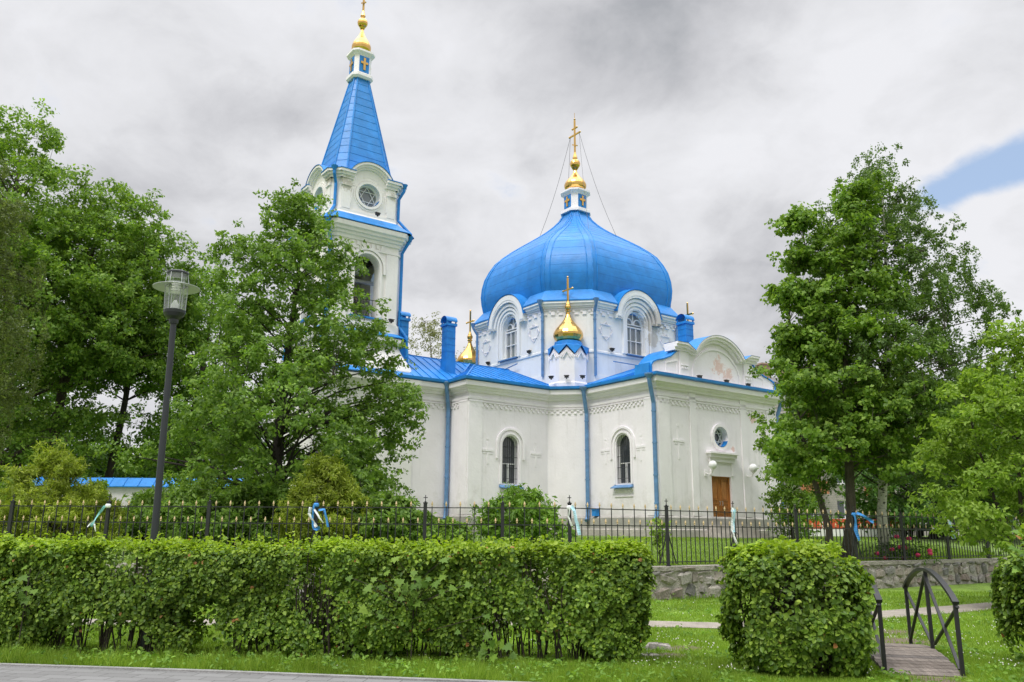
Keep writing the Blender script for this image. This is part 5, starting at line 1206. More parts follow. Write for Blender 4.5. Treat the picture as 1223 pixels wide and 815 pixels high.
# ================================================================== HEDGES
def vnoise(P, f, seed):
    """cheap smooth noise in -1..1"""
    r = np.random.default_rng(seed); out = np.zeros(len(P))
    for k in range(5):
        w = r.normal(0, 1, 3) * f * (1 + .45 * k); out += np.sin(P @ w + r.uniform(0, 6.28)) / (1 + .35 * k)
    return out / 2.4
def leaf_volume(name, label, cat, base, sdf, box, n, size, seed, newz, low, gap=None, group=None, shoots=0, rust=.004, stems=()):
    rng = np.random.default_rng(seed); root = tag(empty(name, base), label, cat, group); b0 = np.array(base)
    lo, hi = np.array(box[0]), np.array(box[1]); Ps = []; got = 0
    while got < n:
        Q = rng.uniform(lo, hi, (60000, 3)); d = sdf(Q) + .10 * vnoise(Q, 4, seed) + .05 * vnoise(Q, 11, seed + 1)
        p = np.where(d > 0, 0, np.where(d > -.11, 1.0, np.where(d > -.3, .22, .06)))
        p *= np.clip(.75 + 1.5 * vnoise(Q, 4.2, seed + 2), .03, 1)             # thin places
        z = Q[:, 2]; lz = low + .32 * vnoise(Q * [1, 1, 0], 2.4, seed + 3) + .14 * vnoise(Q * [1, 1, 0], 9, seed + 4)
        p *= np.clip((z - lz) / .22 + .35, .02, 1)
        if gap is not None: p *= gap(Q)
        k = rng.uniform(0, 1, len(Q)) < p; Ps.append(Q[k]); got += k.sum()
    P = np.concatenate(Ps)[:n]; e = .02
    G = np.stack([sdf(P + np.eye(3)[i] * e) - sdf(P - np.eye(3)[i] * e) for i in range(3)], 1)
    nrm = unit(G) + np.array([0, 0, .55])
    if shoots:
        S = []
        for _ in range(shoots):
            q = rng.uniform(lo, hi); q[2] = newz + .02; 
            if sdf(q[None] - [0, 0, .12])[0] > -.02: continue
            h = rng.uniform(.04, .17) * rng.uniform(.5, 1.2); m = 8; S.append(q + np.stack([rng.normal(0, .018, m), rng.normal(0, .018, m), np.linspace(0, h, m)], 1))
        S = np.concatenate(S); P = np.concatenate([P, S]); nrm = np.concatenate([nrm, rng.normal(0, .5, S.shape) + [0, 0, .8]])
    V, Fc = leaves(P - b0, nrm, size, rng, six=True, wide=.72, jitter=.55)
    fresh = (P[:, 2] - newz + .13) / .16 + .35 * vnoise(P, 3.0, seed + 6); mi = (rng.uniform(0, 1, len(P)) < np.clip(fresh, .02, .92)).astype(int)
    mi[rng.uniform(0, 1, len(P)) < rust] = 2
    npmesh('foliage', V, Fc, [LM['hedge'], LM['hedgenew'], LM['rust']], root, np.repeat(mi, 2))
    st = MB(); rr = random.Random(seed)
    for (x, y, h) in stems:
        k = rr.choice((1, 2, 2, 3))
        for _ in range(k):
            x1 = x + rr.uniform(-.22, .22); y1 = y + rr.uniform(-.15, .15); r = rr.uniform(.006, .016); pts = [Vector((x + rr.uniform(-.04, .04), y + rr.uniform(-.04, .04), -.03)), Vector(((x * 2 + x1) / 3 + rr.uniform(-.03, .03), (y * 2 + y1) / 3, h * .35)), Vector(((x + x1 * 2) / 3, (y + y1 * 2) / 3, h * .65)), Vector((x1, y1, h))]
            st.tube([p - Vector(base) for p in pts], [r, r * .9, r * .7, r * .4], 5, 0, caps=False)
            for _ in range(3):
                q = pts[1].lerp(pts[2], rr.random()); e_ = q + Vector((rr.uniform(-.2, .2), rr.uniform(-.2, .2), rr.uniform(.1, .3))); st.tube([q - Vector(base), e_ - Vector(base)], [r * .5, r * .25], 4, 0, caps=False)
    part(st, 'stems', BARK['twig'], root)
    return root
def hedges():
    # long clipped hedge along the walk
    yf = lambda x: 11.45 - .0595 * (x + 8.5)
    def sdf(Q):
        x, y, z = Q[:, 0], Q[:, 1], Q[:, 2]; cy = yf(x) + .5
        xe = 1.80 - .30 * np.clip(.75 - z, 0, 1)
        qx = np.maximum(x - (xe - .12), -20); qy = np.abs(y - cy) - (.5 - .12 + .05 * np.clip(z - .6, -.6, .6)); qz = z - (1.405 - .12 + .025 * np.sin(x * 2.1) + .03 * np.sin(x * .9 + 1) + .02 * np.sin(x * 5.3) + .015 * np.sin(x * 11 + 2))
        o = np.sqrt(np.maximum(qx, 0) ** 2 + np.maximum(qy, 0) ** 2 + np.maximum(qz, 0) ** 2) - .12
        return np.where((qx > 0) | (qy > 0) | (qz > 0), o, np.maximum(np.maximum(qx, qy), qz) - .12)
    def gap(Q):
        g = 1 - .97 * np.exp(-((Q[:, 0] + 4.02 - .1 * np.sin(Q[:, 2] * 9)) / .30) ** 4) * (Q[:, 2] < .72 + .08 * np.sin(Q[:, 0] * 14))
        return g
    rr = random.Random(3); stems = []
    x = -8.3
    while x < 1.5:
        if not (-4.4 < x < -3.65): stems.append((x, yf(x) + .45 + rr.uniform(-.3, .3), rr.uniform(.9, 1.35)))
        x += rr.uniform(.03, .09)
    leaf_volume('clipped_hedge', 'long clipped green hedge running along the paved walk', 'hedge', (-3.5, 11.6, 0), sdf, ((-8.6, 10.6, .08), (1.98, 12.7, 1.62)), 150000, .050, 21, 1.40, .20, gap, shoots=900, stems=stems)
    # separate block by the bridge
    c = np.array([3.53, 10.70])
    def sdf2(Q):
        x, y, z = Q[:, 0] - c[0], Q[:, 1] - c[1], Q[:, 2]; sc = 1.0 - .10 * np.clip(.9 - z, 0, 1) ** 1.5
        x = x + .10 * np.clip(z - .8, -1, 1) * (x < 0)
        d = (np.abs(x / (.82 * sc)) ** 3.2 + np.abs(y / (.72 * sc)) ** 3.2 + np.abs((z - .62) / .82) ** 3.4) ** (1 / 3.3) - 1
        return d * .78
    st2 = [(c[0] + rr.uniform(-.6, .6), c[1] + rr.uniform(-.4, .4), rr.uniform(.8, 1.3)) for _ in range(34)]
    leaf_volume('clipped_bush', 'rounded block of clipped bush standing alone left of the footbridge', 'bush', (c[0], c[1], 0), sdf2, ((2.45, 9.8, .04), (4.8, 11.6, 1.56)), 34000, .058, 23, 1.39, .08, shoots=320, stems=st2)
    c3 = np.array([7.52, 10.95])
    def sdf3(Q):
        x, y, z = Q[:, 0] - c3[0], Q[:, 1] - c3[1], Q[:, 2]
        d = (np.abs(x / 1.12) ** 3 + np.abs(y / .75) ** 3 + np.abs((z - .75) / .88) ** 3) ** (1 / 3) - 1
        return d * .8
    st3 = [(c3[0] + rr.uniform(-.9, .3), c3[1] + rr.uniform(-.5, .3), rr.uniform(.8, 1.4)) for _ in range(30)]
    r3 = leaf_volume('clipped_bush', 'bush with rusty shoot tips at the right edge beside the footbridge', 'bush', (c3[0], c3[1], 0), sdf3, ((5.9, 10.0, .1), (8.4, 11.9, 1.72)), 30000, .062, 25, 1.58, .42, shoots=160, rust=.012, stems=st3)
    # maple seedlings that have come up in the hedge
    def palmate(m, c, n, d, L, mi=0):
        n = Vector(n).normalized(); d = (Vector(d) - n * Vector(d).dot(n)).normalized(); s = d.cross(n); pts = []
        for a, r in ((180, .12), (150, .45), (128, .30), (108, .78), (80, .62), (62, .55), (52, .95), (30, .62), (18, .70), (0, 1.12), (-18, .70), (-30, .62), (-52, .95), (-62, .55), (-80, .62), (-108, .78), (-128, .30), (-150, .45)):
            q = R(a); pts.append(Vector(c) + d * (math.cos(q) * r * L) + s * (math.sin(q) * r * L) - n * (.10 * L * r * r))
        m.add(pts, [tuple(range(len(pts)))], mi)
    specs = [('maple seedling with broad lobed leaves low in the front of the hedge', 2.0, [(-.35, 10.60, .22, 13, .42), ]), ('maple seedling with broad lobed leaves halfway up the hedge front', 2.0, [(-1.25, 10.75, .95, 34, .62)]), ('maple seedling growing in the hedge left of the gap by the lamp pole', 2.0, [(-6.4, 11.05, .95, 10, .4)])]
    for label, _, cl in specs:
        (x, y, z, n, sp) = cl[0]; root = tag(empty('maple_seedling', (x, y + .25, 0)), label, 'seedling', 'maple seedlings in the hedge'); rr = random.Random(int(n * 7)); m = MB(); st = MB()
        for i in range(n):
            c = Vector((x + rr.gauss(0, sp * .5), y + rr.uniform(-.06, .12), z + rr.gauss(0, sp * .33))) - Vector((x, y + .25, 0))
            if c.z < .1: c.z = .1 + rr.random() * .1
            palmate(m, c, (rr.gauss(0, .5), -1, .75 + rr.gauss(0, .35)), (rr.gauss(0, .8), -.3, -.8), rr.uniform(.06, .10))
            st.tube([(rr.uniform(-.05, .05), .1, max(.05, c.z - .3)), tuple(c + Vector((0, .03, .0)))], .004, 4, caps=False)
        st.tube([(0, 0, -.03), (.02, .02, z + sp * .4)], .008, 5)
        part(m, 'leaves', LM['maple'], root); part(st, 'stem', BARK['twig'], root)
    # rusty lobed shoots above the right bush
    m = MB(); rr = random.Random(9); root = tag(empty('maple_seedling', (6.55, 10.7, 0)), 'maple seedling with orange tip above the right edge bush', 'seedling', 'maple seedlings in the hedge'); st = MB()
    for i in range(34):
        c = Vector((rr.gauss(0, .16), rr.uniform(-.1, .1), 1.18 + rr.uniform(0, .5))); palmate(m, c, (rr.gauss(0, .6), -.6, .8), (rr.gauss(0, 1), -.4, -.2 + rr.random()), rr.uniform(.055, .09), 1 if (i < 4 and c.z > 1.4) else 0)
    st.tube([(0, 0, -.03), (.02, .0, .8), (.0, .02, 1.62)], .009, 5)
    part(m, 'leaves', [LM['lime'], LM['rust']], root); part(st, 'stem', BARK['twig'], root)
hedges()

# ================================================================== LAWN DETAIL
def lawn():
    rng = np.random.default_rng(77)
    pv = np.array(PAVE); px, py = pv[:, 0], pv[:, 1]
    pc = np.array(PATHC)
    def pathdist(x, y):
        d = np.full(len(x), 9.0)
        for a, b in zip(pc[:-1], pc[1:]):
            ab = b - a; t = np.clip(((x - a[0]) * ab[0] + (y - a[1]) * ab[1]) / (ab @ ab), 0, 1); d = np.minimum(d, np.hypot(x - a[0] - t * ab[0], y - a[1] - t * ab[1]))
        return d
    def blades(x, y, z, h, w):
        n = len(x); a = rng.uniform(0, 6.28, n); lean = rng.uniform(.1, .7, n) * h; b = rng.uniform(0, 6.28, n)
        B = np.stack([x, y, z], 1); s = np.stack([np.cos(a), np.sin(a), 0 * a], 1) * w[:, None]; t = B + np.stack([np.cos(b) * lean, np.sin(b) * lean, h], 1)
        V = np.stack([B - s, B + s, t], 1).reshape(-1, 3); return V
    N = 420000; Y = 9.4 / (1 - rng.uniform(0, 1, N) * .62); X = rng.uniform(-.66, .68, N) * Y
    edge = np.interp(X, px, py) + .09; wall = np.where(X < CORNER.x, CORNER.y + (X - CORNER.x) * dL.y / dL.x, CORNER.y + (X - CORNER.x) * dR.y / dR.x) - .28
    pd = pathdist(X, Y); k = (Y > edge) & (Y < wall) & (pd > .50)
    brd = ((X - 5.2) / .55) ** 2 < 99
    ax = np.array([4.92, 10.3]); dv = np.array([.72, 2.84]); dv = dv / np.linalg.norm(dv); al = (X - ax[0]) * dv[0] + (Y - ax[1]) * dv[1]; ac = np.abs((X - ax[0]) * dv[1] - (Y - ax[1]) * dv[0])
    k &= ~((al > -.04) & (al < 3.0) & (ac < .46))
    for (x, y, r) in WORN: k &= (np.hypot(X - x, (Y - y)) > r * rng.uniform(.3, 1.15, N)) | (rng.uniform(0, 1, N) < .12)
    k &= (pd > .62) | (rng.uniform(0, 1, N) < np.clip((pd - .46) / .16, .1, 1))
    X, Y, edge, pd, wall = X[k], Y[k], edge[k], pd[k], wall[k]
    P = np.stack([X, Y, 0 * X], 1); tall = np.clip(1 - (Y - edge) / 1.9, 0, 1) * (X < 2.2) + np.clip(1 - (wall - Y) / .5, 0, 1) * .8 + (X > 5.9) * np.clip(1 - (Y - 9.6) / 1.4, 0, 1)
    patch = .5 + .5 * vnoise(P, 1.3, 5)
    tuft = np.clip(vnoise(P, 5.5, 6), 0, 1); h = rng.uniform(.025, .065, len(X)) * (.6 + .8 * patch + .7 * tuft) + tall * rng.uniform(.0, .22, len(X)) ** 1.2 * (.3 + .8 * patch + 1.2 * tuft)
    w = rng.uniform(.0025, .0065, len(X)) * (Y / 11)
    V = blades(X, Y, np.zeros(len(X)) - .005, h, w); tag(npmesh('lawn_grass', V, np.arange(len(V)).reshape(-1, 3), LM['grass']), kind='stuff')
    # broad-leaved weeds among the blades
    nw = 2600; wi = rng.integers(0, len(X), nw); keep = (vnoise(P[wi], 1.7, 9) > -.1) | (tall[wi] > .3); wi = wi[keep]
    Q = np.repeat(P[wi], 6, 0); a = rng.uniform(0, 6.28, len(Q)); rad = rng.uniform(.01, .05, len(Q)); hh = rng.uniform(.015, .07, len(Q)) + np.repeat(tall[wi], 6) * rng.uniform(0, .14, len(Q))
    Q = Q + np.stack([np.cos(a) * rad, np.sin(a) * rad, hh], 1)
    V2, F2 = leaves(Q, np.stack([np.cos(a) * .5, np.sin(a) * .5 - .3, 1 + 0 * a], 1), .055, rng, wide=.5, six=True, jitter=.4); tag(npmesh('lawn_weeds', V2, F2, LM['lime']), kind='stuff')
    # churchyard grass behind the fence
    N = 90000; t = rng.uniform(0, 1, N); X = rng.uniform(-2, 19, N); wy = np.where(X < CORNER.x, CORNER.y + (X - CORNER.x) * dL.y / dL.x, CORNER.y + (X - CORNER.x) * dR.y / dR.x)
    D = .3 + 13 * t ** 1.8; Y = wy + D; Zz = np.interp(D, [a for a, _ in YP], [b for _, b in YP])
    inside = np.zeros(N, bool); lx = (X - 3.783) * math.cos(R(36)) + (Y - 46.487) * math.sin(R(36)); ly = -(X - 3.783) * math.sin(R(36)) + (Y - 46.487) * math.cos(R(36))
    k = ~((lx < 4.8) & (ly > -10.6)); X, Y, Zz = X[k], Y[k], Zz[k]
    V = blades(X, Y, Zz - .01, rng.uniform(.04, .10, len(X)), rng.uniform(.005, .009, len(X)) * 1.4); tag(npmesh('churchyard_lawn', V, np.arange(len(V)).reshape(-1, 3), LM['grass']), kind='stuff')
    # clover heads
    N = 30000; Y = 10.2 / (1 - rng.uniform(0, 1, N) * .55); X = rng.uniform(-.2, .66, N) * Y; edge = np.interp(X, px, py) + .5; wall = np.where(X < CORNER.x, CORNER.y + (X - CORNER.x) * dL.y / dL.x, CORNER.y + (X - CORNER.x) * dR.y / dR.x) - .4
    P = np.stack([X, Y, 0 * X], 1); al = (X - ax[0]) * dv[0] + (Y - ax[1]) * dv[1]; ac = np.abs((X - ax[0]) * dv[1] - (Y - ax[1]) * dv[0])
    k = (Y > edge) & (Y < wall) & (pathdist(X, Y) > .6) & ~((al < 3.1) & (ac < .55)) & (rng.uniform(0, 1, N) < np.clip(.02 + .15 * vnoise(P, 1.6, 8), .006, .2) * np.where(X > 1.5, 1, .25))
    X, Y = X[k], Y[k]; n = len(X); r = rng.uniform(.006, .012, n); z = rng.uniform(.055, .10, n); C = np.stack([X, Y, z], 1)
    O = np.array([[1, 0, 0], [0, 1, 0], [-1, 0, 0], [0, -1, 0], [0, 0, 1], [0, 0, -1]]); V = (C[:, None] + O[None] * r[:, None, None]).reshape(-1, 3)
    T = np.array([[0, 1, 4], [1, 2, 4], [2, 3, 4], [3, 0, 4], [1, 0, 5], [2, 1, 5], [3, 2, 5], [0, 3, 5]]); Fc = (np.arange(n)[:, None, None] * 6 + T[None]).reshape(-1, 3)
    tag(npmesh('white_clover', V, Fc, mat('clover_flower', (.72, .70, .64), .9, .1)), kind='stuff')
    # stones lying in the grass
    sm = islandmat('lawn_stone', [(.28, .25, .22), (.36, .33, .29), (.22, .2, .19)], .95, .6, 30); rr = random.Random(4)
    for (u, v, r, lb) in ((786, 776, .15, 'flat pinkish stone in the lawn right of the long hedge'), (776, 786, .10, 'smaller stone in front of the flat one by the hedge end'), (884, 773, .13, 'stone in the lawn close to the left side of the rounded bush'), (903, 782, .10, 'little stone tucked against the foot of the rounded bush')):
        p = gz(u, v); m = MB(); blob(m, (0, 0, .02), (r * 1.3, r * .8, r * .45), rr)
        tag(m.build('stone', sm, loc=(p.x, p.y, 0), smooth=False), lb, 'stone', 'stones in the lawn')
lawn()

# ================================================================== FOOTBRIDGE
def footbridge():
    A = Vector((4.49, 10.45, 0)); B = Vector((5.34, 10.26, 0)); ax = Vector((.72, 2.84, 0)).normalized(); wx = Vector((ax.y, -ax.x, 0)); Lb = 2.93; W = .86
    o = (A + B) / 2 + ax * 0.0
    root = tag(empty('footbridge', o), 'small arched wooden footbridge with black steel railings in the lawn', 'footbridge')
    zc = lambda t: .012 + .13 * math.sin(math.pi * min(max(t, 0), 1))
    Q = lambda t, s, z: ax * (t * Lb) + wx * s + Vector((0, 0, z))
    n = 20
    wood = [mat('weathered_deck_board', c, .9, .35, 2.5, .5, 24, stretch=(9, 1.2, 9)) for c in ((.15, .125, .105), (.20, .17, .145), (.115, .10, .09), (.24, .205, .165))]
    rr = random.Random(6)
    for i in range(n):
        t0, t1 = (i + .06) / n, (i + .94) / n; m = MB(); e = rr.uniform(0, .03)
        m.hexa([Q(t0, -W / 2 - e, zc(t0) - .035), Q(t0, W / 2 + e, zc(t0) - .035), Q(t1, W / 2 + e, zc(t1) - .035), Q(t1, -W / 2 - e, zc(t1) - .035), Q(t0, -W / 2 - e, zc(t0) + rr.uniform(0, .006)), Q(t0, W / 2 + e, zc(t0)), Q(t1, W / 2 + e, zc(t1)), Q(t1, -W / 2 - e, zc(t1) + rr.uniform(0, .006))])
        part(m, 'deck_board', wood[rr.choice((0, 0, 1, 2, 3))], root)
    for s in (-.36, .36):
        m = MB()
        for k in range(10): m.beam(Q(k / 10, s, zc(k / 10) - .09), Q((k + 1) / 10, s, zc((k + 1) / 10) - .09), .05, .09)
        part(m, 'stringer', M['bridge'], root)
    for sd in (-1, 1):
        s = sd * (W / 2 - .005); m = MB(); zt = lambda t: .84 + .33 * math.sin(math.pi * t) ** .85 if 0 < t < 1 else .84
        hp = [Q(t, s, zt(t)) for t in [i / 18 for i in range(19)]]
        ro = MB()
        L4 = []
        for i, p in enumerate(hp):
            d = (hp[min(i + 1, 18)] - hp[max(i - 1, 0)]).normalized(); up_ = wx.cross(d); up_ = -up_ if up_.z < 0 else up_
            L4.append([p - wx * .035 - up_ * .02, p + wx * .035 - up_ * .02, p + wx * .035 + up_ * .02, p - wx * .035 + up_ * .02])
        ro.loops(L4, 0)
        rail = part(ro, 'handrail', M['bridge'], root)
        for t in (.0, .5, 1.0):
            b = MB(); tt = min(max(t, .015), .985); b.beam(Q(tt, s, zc(tt) - .06), Q(tt, s, zt(tt) - .01), .045, .045, upv=tuple(ax)); part(b, 'railing_post', M['bridge'], root)
        for (ta, za, tb, zb) in ((.03, .08, .5, 1.1), (.0, .80, .48, .2), (.97, .08, .5, 1.1), (1.0, .80, .52, .2)):
            b = MB(); b.beam(Q(ta, s + (.012 if za > .5 else -.012) * sd, max(za, .08)), Q(tb, s + (.012 if za > .5 else -.012) * sd, zb), .022, .038, upv=tuple(wx)); part(b, 'railing_brace', M['bridge'], root)
footbridge()

# ================================================================== STREET LAMP
def street_lamp():
    root = tag(empty('street_lamp', (-4.93, 11.72, 0)), 'tall black street lamp with glass lantern and wide flat shade standing in the hedge', 'street lamp'); root.rotation_euler = (0, R(-.7), 0); root.scale = (1.02, 1.02, 1.025)
    m = MB(); m.lathe([(.085, -.05), (.085, .02), (.062, .04), (.062, .9), (.050, .95), (.041, 4.45), (.041, 4.5)], (0, 0), 18); po = part(m, 'pole', M['lamp'], root, smooth=False)
    m = MB(); m.lathe([(.06, 4.47), (.065, 4.5), (.065, 4.53), (.12, 4.57), (.15, 4.62), (.155, 4.66), (.14, 4.67)], (0, 0), 20); part(m, 'lantern_base', M['lamp'], root)
    g = bpy.data.materials.new('lantern_glass'); g.use_nodes = True; nt = g.node_tree; p = nt.nodes['Principled BSDF']; p.inputs['Base Color'].default_value = (.9, .92, .92, 1); p.inputs['Roughness'].default_value = .08; p.inputs['Alpha'].default_value = .16; p.inputs['Specular IOR Level'].default_value = .9
    m = MB(); m.lathe([(.135, 4.67), (.15, 5.08)], (0, 0), 20, cap=False); part(m, 'glass', g, root)
    m = MB()
    for k in range(6):
        a = R(60 * k + 15); m.tube([(.142 * math.cos(a), .142 * math.sin(a), 4.66), (.157 * math.cos(a), .157 * math.sin(a), 5.09), (.135 * math.cos(a), .135 * math.sin(a), 5.26)], .007, 6)
    part(m, 'lantern_rods', M['lampmetal'], root)
    m = MB(); m.lathe([(.06, 4.67), (.06, 4.74), (.03, 4.80), (.02, 4.82)], (0, 0), 14)
    for z in (4.92, 4.96, 5.0, 5.04): m.lathe([(.03, z), (.075, z + .02), (.03, z + .024)], (0, 0), 16)
    part(m, 'reflector', M['globe'], root)
    m = MB(); m.lathe([(.15, 5.035), (.20, 5.03), (.318, 5.0), (.325, 5.0), (.325, 5.006), (.20, 5.045), (.155, 5.055)], (0, 0), 36, cap=False); part(m, 'shade', mat('shade_paint', (.50, .52, .52), .4, .05), root, smooth=False)
    m = MB(); m.lathe([(.13, 5.12), (.13, 5.215)], (0, 0), 18, cap=False); part(m, 'upper_glass', g, root)
    m = MB(); m.lathe([(.145, 5.205), (.15, 5.215), (.15, 5.235), (.13, 5.25), (.06, 5.262)], (0, 0), 20); part(m, 'cap', M['lamp'], root)
street_lamp()

# ================================================================== BACKGROUND BUILDINGS, CARS, FLOWERS
def blue_wall():
    root = tag(empty('churchyard_wall', (-20, 38.8, 1.4)), 'white churchyard wall under a blue sheet metal coping behind the trees', 'wall')
    m = MB(); m.box(-22, 8.6, -.25, .25, -.3, 2.1); part(m, 'wall', M['trim'], root)
    m = MB(); m.loops([[(x, -.42, 2.08), (x, -.42, 2.12), (x, 0, 2.52), (x, .42, 2.12), (x, .42, 2.08)] for x in (-22.1, 8.7)], 0)
    for i in range(46): x = -22 + i * .67; m.beam((x, -.43, 2.14), (x, 0, 2.54), .03, .03)
    part(m, 'coping', M['blue'], root)
blue_wall()
def apartment():
    p = at(945, 600, 70); root = tag(empty('apartment_block', (p.x, p.y, 1.5), R(24)), 'pale brick apartment block with orange balcony panels behind the maple', 'building')
    bm = mat('pale_brick', (.42, .385, .35), .9, .1, 2, .2, 20); nt = bm.node_tree; N = nt.nodes.new; L = nt.links.new; pr = nt.nodes['Principled BSDF']
    tc = N('ShaderNodeTexCoord'); mp = N('ShaderNodeMapping'); mp.inputs['Rotation'].default_value = (R(90), 0, 0); L(tc.outputs['Object'], mp.inputs[0]); br = N('ShaderNodeTexBrick'); L(mp.outputs[0], br.inputs['Vector']); br.inputs['Scale'].default_value = 1.6; br.inputs['Color1'].default_value = (.44, .40, .37, 1); br.inputs['Color2'].default_value = (.38, .345, .32, 1); br.inputs['Mortar'].default_value = (.26, .25, .24, 1); L(br.outputs[0], pr.inputs['Base Color'])
    P, Ln = wallframe((0, 0), (34, 0)); m = MB(); holes = []; wins = []
    for fl in range(4):
        for k in range(9):
            x = 1.5 + k * 3.6; z = 1.3 + fl * 3.0; holes.append([(x, z), (x + 1.5, z), (x + 1.5, z + 1.6), (x, z + 1.6)]); wins.append((x, z))
    panel(m, P, [(0, -1), (34, -1), (34, 12.6), (0, 12.6)], holes, .2)
    m.add([(0, 0, -1), (0, 12, -1), (0, 12, 12.6), (0, 0, 12.6)], [(0, 1, 2, 3)]); m.add([(34, 0, -1), (34, 12, -1), (34, 12, 12.6), (34, 0, 12.6)], [(3, 2, 1, 0)]); m.add([(0, 12, -1), (34, 12, -1), (34, 12, 12.6), (0, 12, 12.6)], [(3, 2, 1, 0)])
    part(m, 'wall', bm, root)
    for x, z in wins:
        w = MB(); w.pbox(P, x, x + 1.5, z, z + 1.6, -.2, -.18); wo = part(w, 'window', M['glass'], root)
        f = MB(); f.band(P, [(x + .07, z + .07), (x + 1.43, z + .07), (x + 1.43, z + 1.53), (x + .07, z + 1.53)], [(x, z), (x + 1.5, z), (x + 1.5, z + 1.6), (x, z + 1.6)], -.18, -.12, closed=True); f.pbox(P, x + .92, x + .99, z + .07, z + 1.53, -.18, -.125); f.pbox(P, x - .08, x + 1.58, z - .1, z - .02, 0, .12); part(f, 'frame', M['paintw'], wo)
    om = mat('orange_balcony_panel', (.50, .20, .10), .8, .15, 3)
    for k in (0, 2, 5, 8):
        for fl in range(1, 4):
            b = MB(); x = 1.2 + k * 3.6; z = .55 + fl * 3.0; b.pbox(P, x, x + 2.1, z - .2, z - .05, 0, 1.0); b.pbox(P, x, x + 2.1, z - .05, z + .85, .94, 1.0); b.pbox(P, x, x + .06, z - .05, z + .85, .0, .94); b.pbox(P, x + 2.04, x + 2.1, z - .05, z + .85, .0, .94); part(b, 'balcony', om, root)
    r = MB(); r.add([(-.4, -.5, 12.6), (34.4, -.5, 12.6), (34.4, 6, 14.6), (-.4, 6, 14.6), (-.4, 12.5, 12.6), (34.4, 12.5, 12.6)], [(0, 1, 2, 3), (3, 2, 5, 4), (0, 3, 4), (1, 5, 2)]); r.add([(-.4, -.5, 12.58), (34.4, -.5, 12.58), (34.4, 12.5, 12.58), (-.4, 12.5, 12.58)], [(3, 2, 1, 0)])
    ro = part(r, 'roof', mat('slate_roof', (.16, .15, .15), .8, .2), root)
    for x in (2.0, 4.6, 14, 25):
        c = MB(); c.box(x - .5, x + .5, 4.2, 5.0, 13.2, 15.3); c.box(x - .6, x + .6, 4.1, 5.1, 15.3, 15.45); part(c, 'chimney', mat('chimney_brick', (.34, .24, .18), .9, .2), ro)
apartment()
def red_fence():
    A = at(955, 640, 52); B = at(1078, 640, 47); root = tag(empty('panel_fence', (A.x, A.y, 1.45)), 'low red and white panel fence beyond the maple trunks', 'fence'); d = (B - A).to_2d(); L = d.length; d = d / L; n = Vector((d.y, -d.x))
    P = lambda s, z, o=0: Vector((d.x * s + n.x * o, d.y * s + n.y * o, z)); mr = mat('red_panel', (.55, .08, .03), .6, .1)
    k = int(L / 1.5); st = L / k
    for i in range(k):
        m = MB(); m.pbox(P, i * st + .06, (i + 1) * st - .02, .42, 1.0, -.03, .03); part(m, 'red_board', mr, root)
        m = MB(); m.pbox(P, i * st + .06, (i + 1) * st - .02, -.05, .40, -.03, .03); part(m, 'white_board', M['paintw'], root)
        m = MB(); m.pbox(P, i * st - .03, i * st + .04, -.1, 1.05, -.04, .04); part(m, 'post', M['paintw'], root)
red_fence()
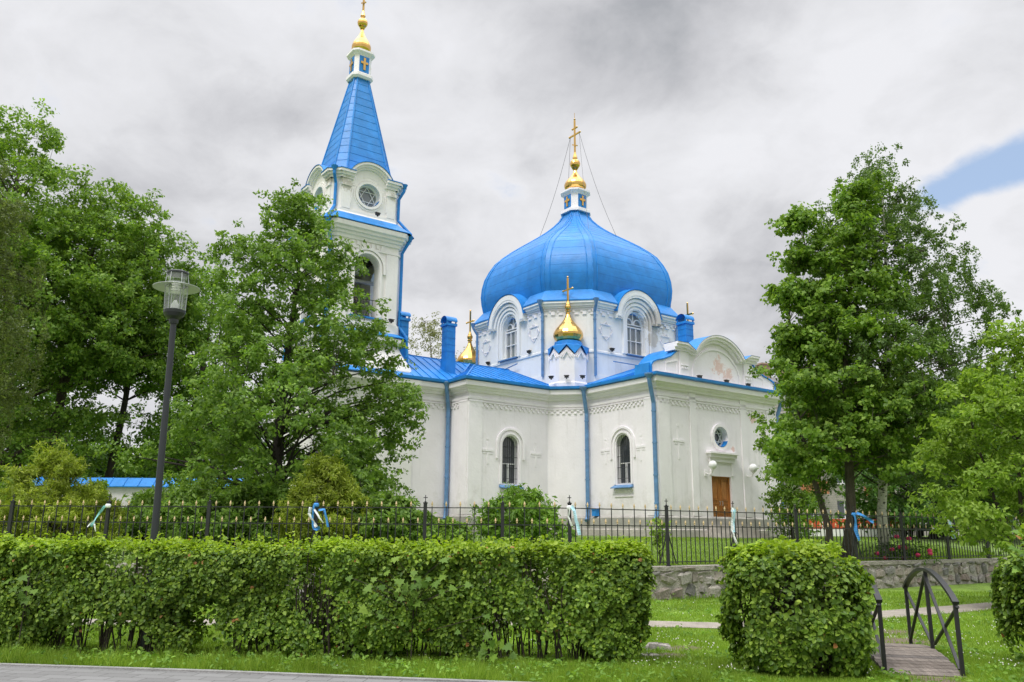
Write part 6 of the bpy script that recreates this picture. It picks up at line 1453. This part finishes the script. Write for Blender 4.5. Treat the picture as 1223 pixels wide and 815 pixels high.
def cars():
    def car_mesh():
        w = .86; side = [(-2.1, .32), (-2.15, .62), (-2.05, .88), (-1.15, .98), (-.55, 1.42), (.85, 1.46), (1.65, 1.02), (2.1, .95), (2.15, .55), (2.1, .32)]
        m = MB(); lo = []
        def tap(z): return w * (1 - .02 * max(0, .6 - z)) if z < .98 else w - (z - .98) * .42
        lo = [[(x, -tap(z) * k, z if k == 1 else z + (.0 if z < .98 else .03)) for x, z in side] for k in (1, .86)]
        L4 = [[(x, tap(z) * q, z) for x, z in side] for q in (-.9, -1.0, 1.0, .9)]
        L4[0] = [(x * .99, y, z - .0) for x, y, z in L4[0]]; L4[3] = [(x * .99, y, z) for x, y, z in L4[3]]
        m.loops([[(x, tap(z) * q, z) for x, z in side] for q in (-1, -.94, -.5, 0, .5, .94, 1)], 0); return m, tap
    gl = M['glass']
    def car(name, label, u, Y, rz, paint):
        p = at(u, 640, Y); root = tag(empty(name, (p.x, p.y, 1.45), rz), label, 'car', 'cars parked beyond the fence')
        m, tap = car_mesh(); part(m, 'body', paint, root)
        g = MB(); g.hexa([(-1.12, -.70, 1.02), (-1.12, .70, 1.02), (-.62, .58, 1.40), (-.62, -.58, 1.40), (-1.15, -.70, 1.04), (-1.15, .70, 1.04), (-.65, .58, 1.42), (-.65, -.58, 1.42)]); part(g, 'windscreen', gl, root)
        g = MB(); g.hexa([(1.58, -.66, 1.08), (1.58, .66, 1.08), (.95, .58, 1.43), (.95, -.58, 1.43), (1.61, -.66, 1.10), (1.61, .66, 1.10), (.98, .58, 1.45), (.98, -.58, 1.45)]); part(g, 'rear_window', gl, root)
        for q in (-1, 1):
            for x0, x1 in ((-.85, .05), (.12, 1.05)):
                g = MB(); y0 = q * (tap(1.03) + .012); y1 = q * (tap(1.38) + .012); g.add([(x0, y0, 1.03), (x1, y0, 1.03), (min(x1, .85), y1, 1.38), (max(x0, -.5), y1, 1.38)], [(0, 1, 2, 3)]); part(g, 'side_window', gl, root)
            for x in (-1.32, 1.32):
                t = MB(); t.tube([(x, q * .70, .32), (x, q * .885, .32)], .32, 18); to = part(t, 'wheel', M['iron'], root); r = MB(); r.tube([(x, q * .87, .32), (x, q * .895, .32)], .2, 12); part(r, 'rim', M['lampmetal'], to)
            h = MB(); h.box(-2.14, -2.02, q * .62 - .17, q * .62 + .17, .66, .80); part(h, 'headlight', M['globe'], root)
            h = MB(); h.box(2.06, 2.16, q * .66 - .14, q * .66 + .14, .68, .84); part(h, 'tail_light', mat('tail_light_red', (.35, .02, .02), .2), root)
        h = MB(); h.box(-2.175, -2.12, -.26, .26, .42, .53); part(h, 'number_plate', M['paintw'], root)
        h = MB(); h.box(-2.165, -2.1, -.42, .42, .58, .74); part(h, 'grille', M['iron'], root)
        return root
    pt = lambda n, c: mat(n, c, .3, .05, 2, coat=.6)
    car('parked_car', 'dark navy car facing the camera beyond the fence', 1112, 45, R(72), pt('navy_car_paint', (.015, .02, .04)))
    car('parked_car', 'dark maroon car parked left of the navy one', 1090, 47, R(80), pt('maroon_car_paint', (.06, .015, .015)))
    car('parked_car', 'silver car parked at the right behind the fence', 1163, 46, R(20), pt('silver_car_paint', (.5, .51, .52)))
cars()
def peonies():
    p = FENCE_POS[1078]; rr = random.Random(12); root = tag(empty('peony_bush', (p.x + .05, p.y + .6, yard_z(p.x, p.y + .6))), 'peony bush with crimson pink blooms behind the fence beside the birch', 'flowering bush')
    rng = np.random.default_rng(5); Q = rng.normal(0, 1, (900, 3)) * [.55, .22, .2] + [.1, 0, .28]; Q = Q[Q[:, 2] > .03]; V, Fc = leaves(Q, Q * [1, 1, .5] + [0, 0, .5], .13, rng, wide=.4); npmesh('foliage', V, Fc, LM['dark'], root)
    pm = mat('peony_petal', (.55, .03, .12), .7, .3, 14)
    for (x, z) in ((-.75, .24), (-.05, .78), (.22, .42), (-.3, .38), (-.05, .45), (.55, .2), (.95, .25), (1.0, .34), (.35, .72), (-.5, .1), (.12, .12)):
        m = MB(); y = rr.uniform(-.32, -.1)
        for k in range(3):
            r = .085 - k * .02; m.lathe([(.01, z - .05 + k * .012), (r * .8, z - .03 + k * .012), (r, z + .02 + k * .015), (r * .82, z + .05 + k * .015)], (x, y), 9, ph=k, cap=False)
        ball(m, x, y, z + .02, .06, n=8); part(m, 'flower', pm, root)
peonies()
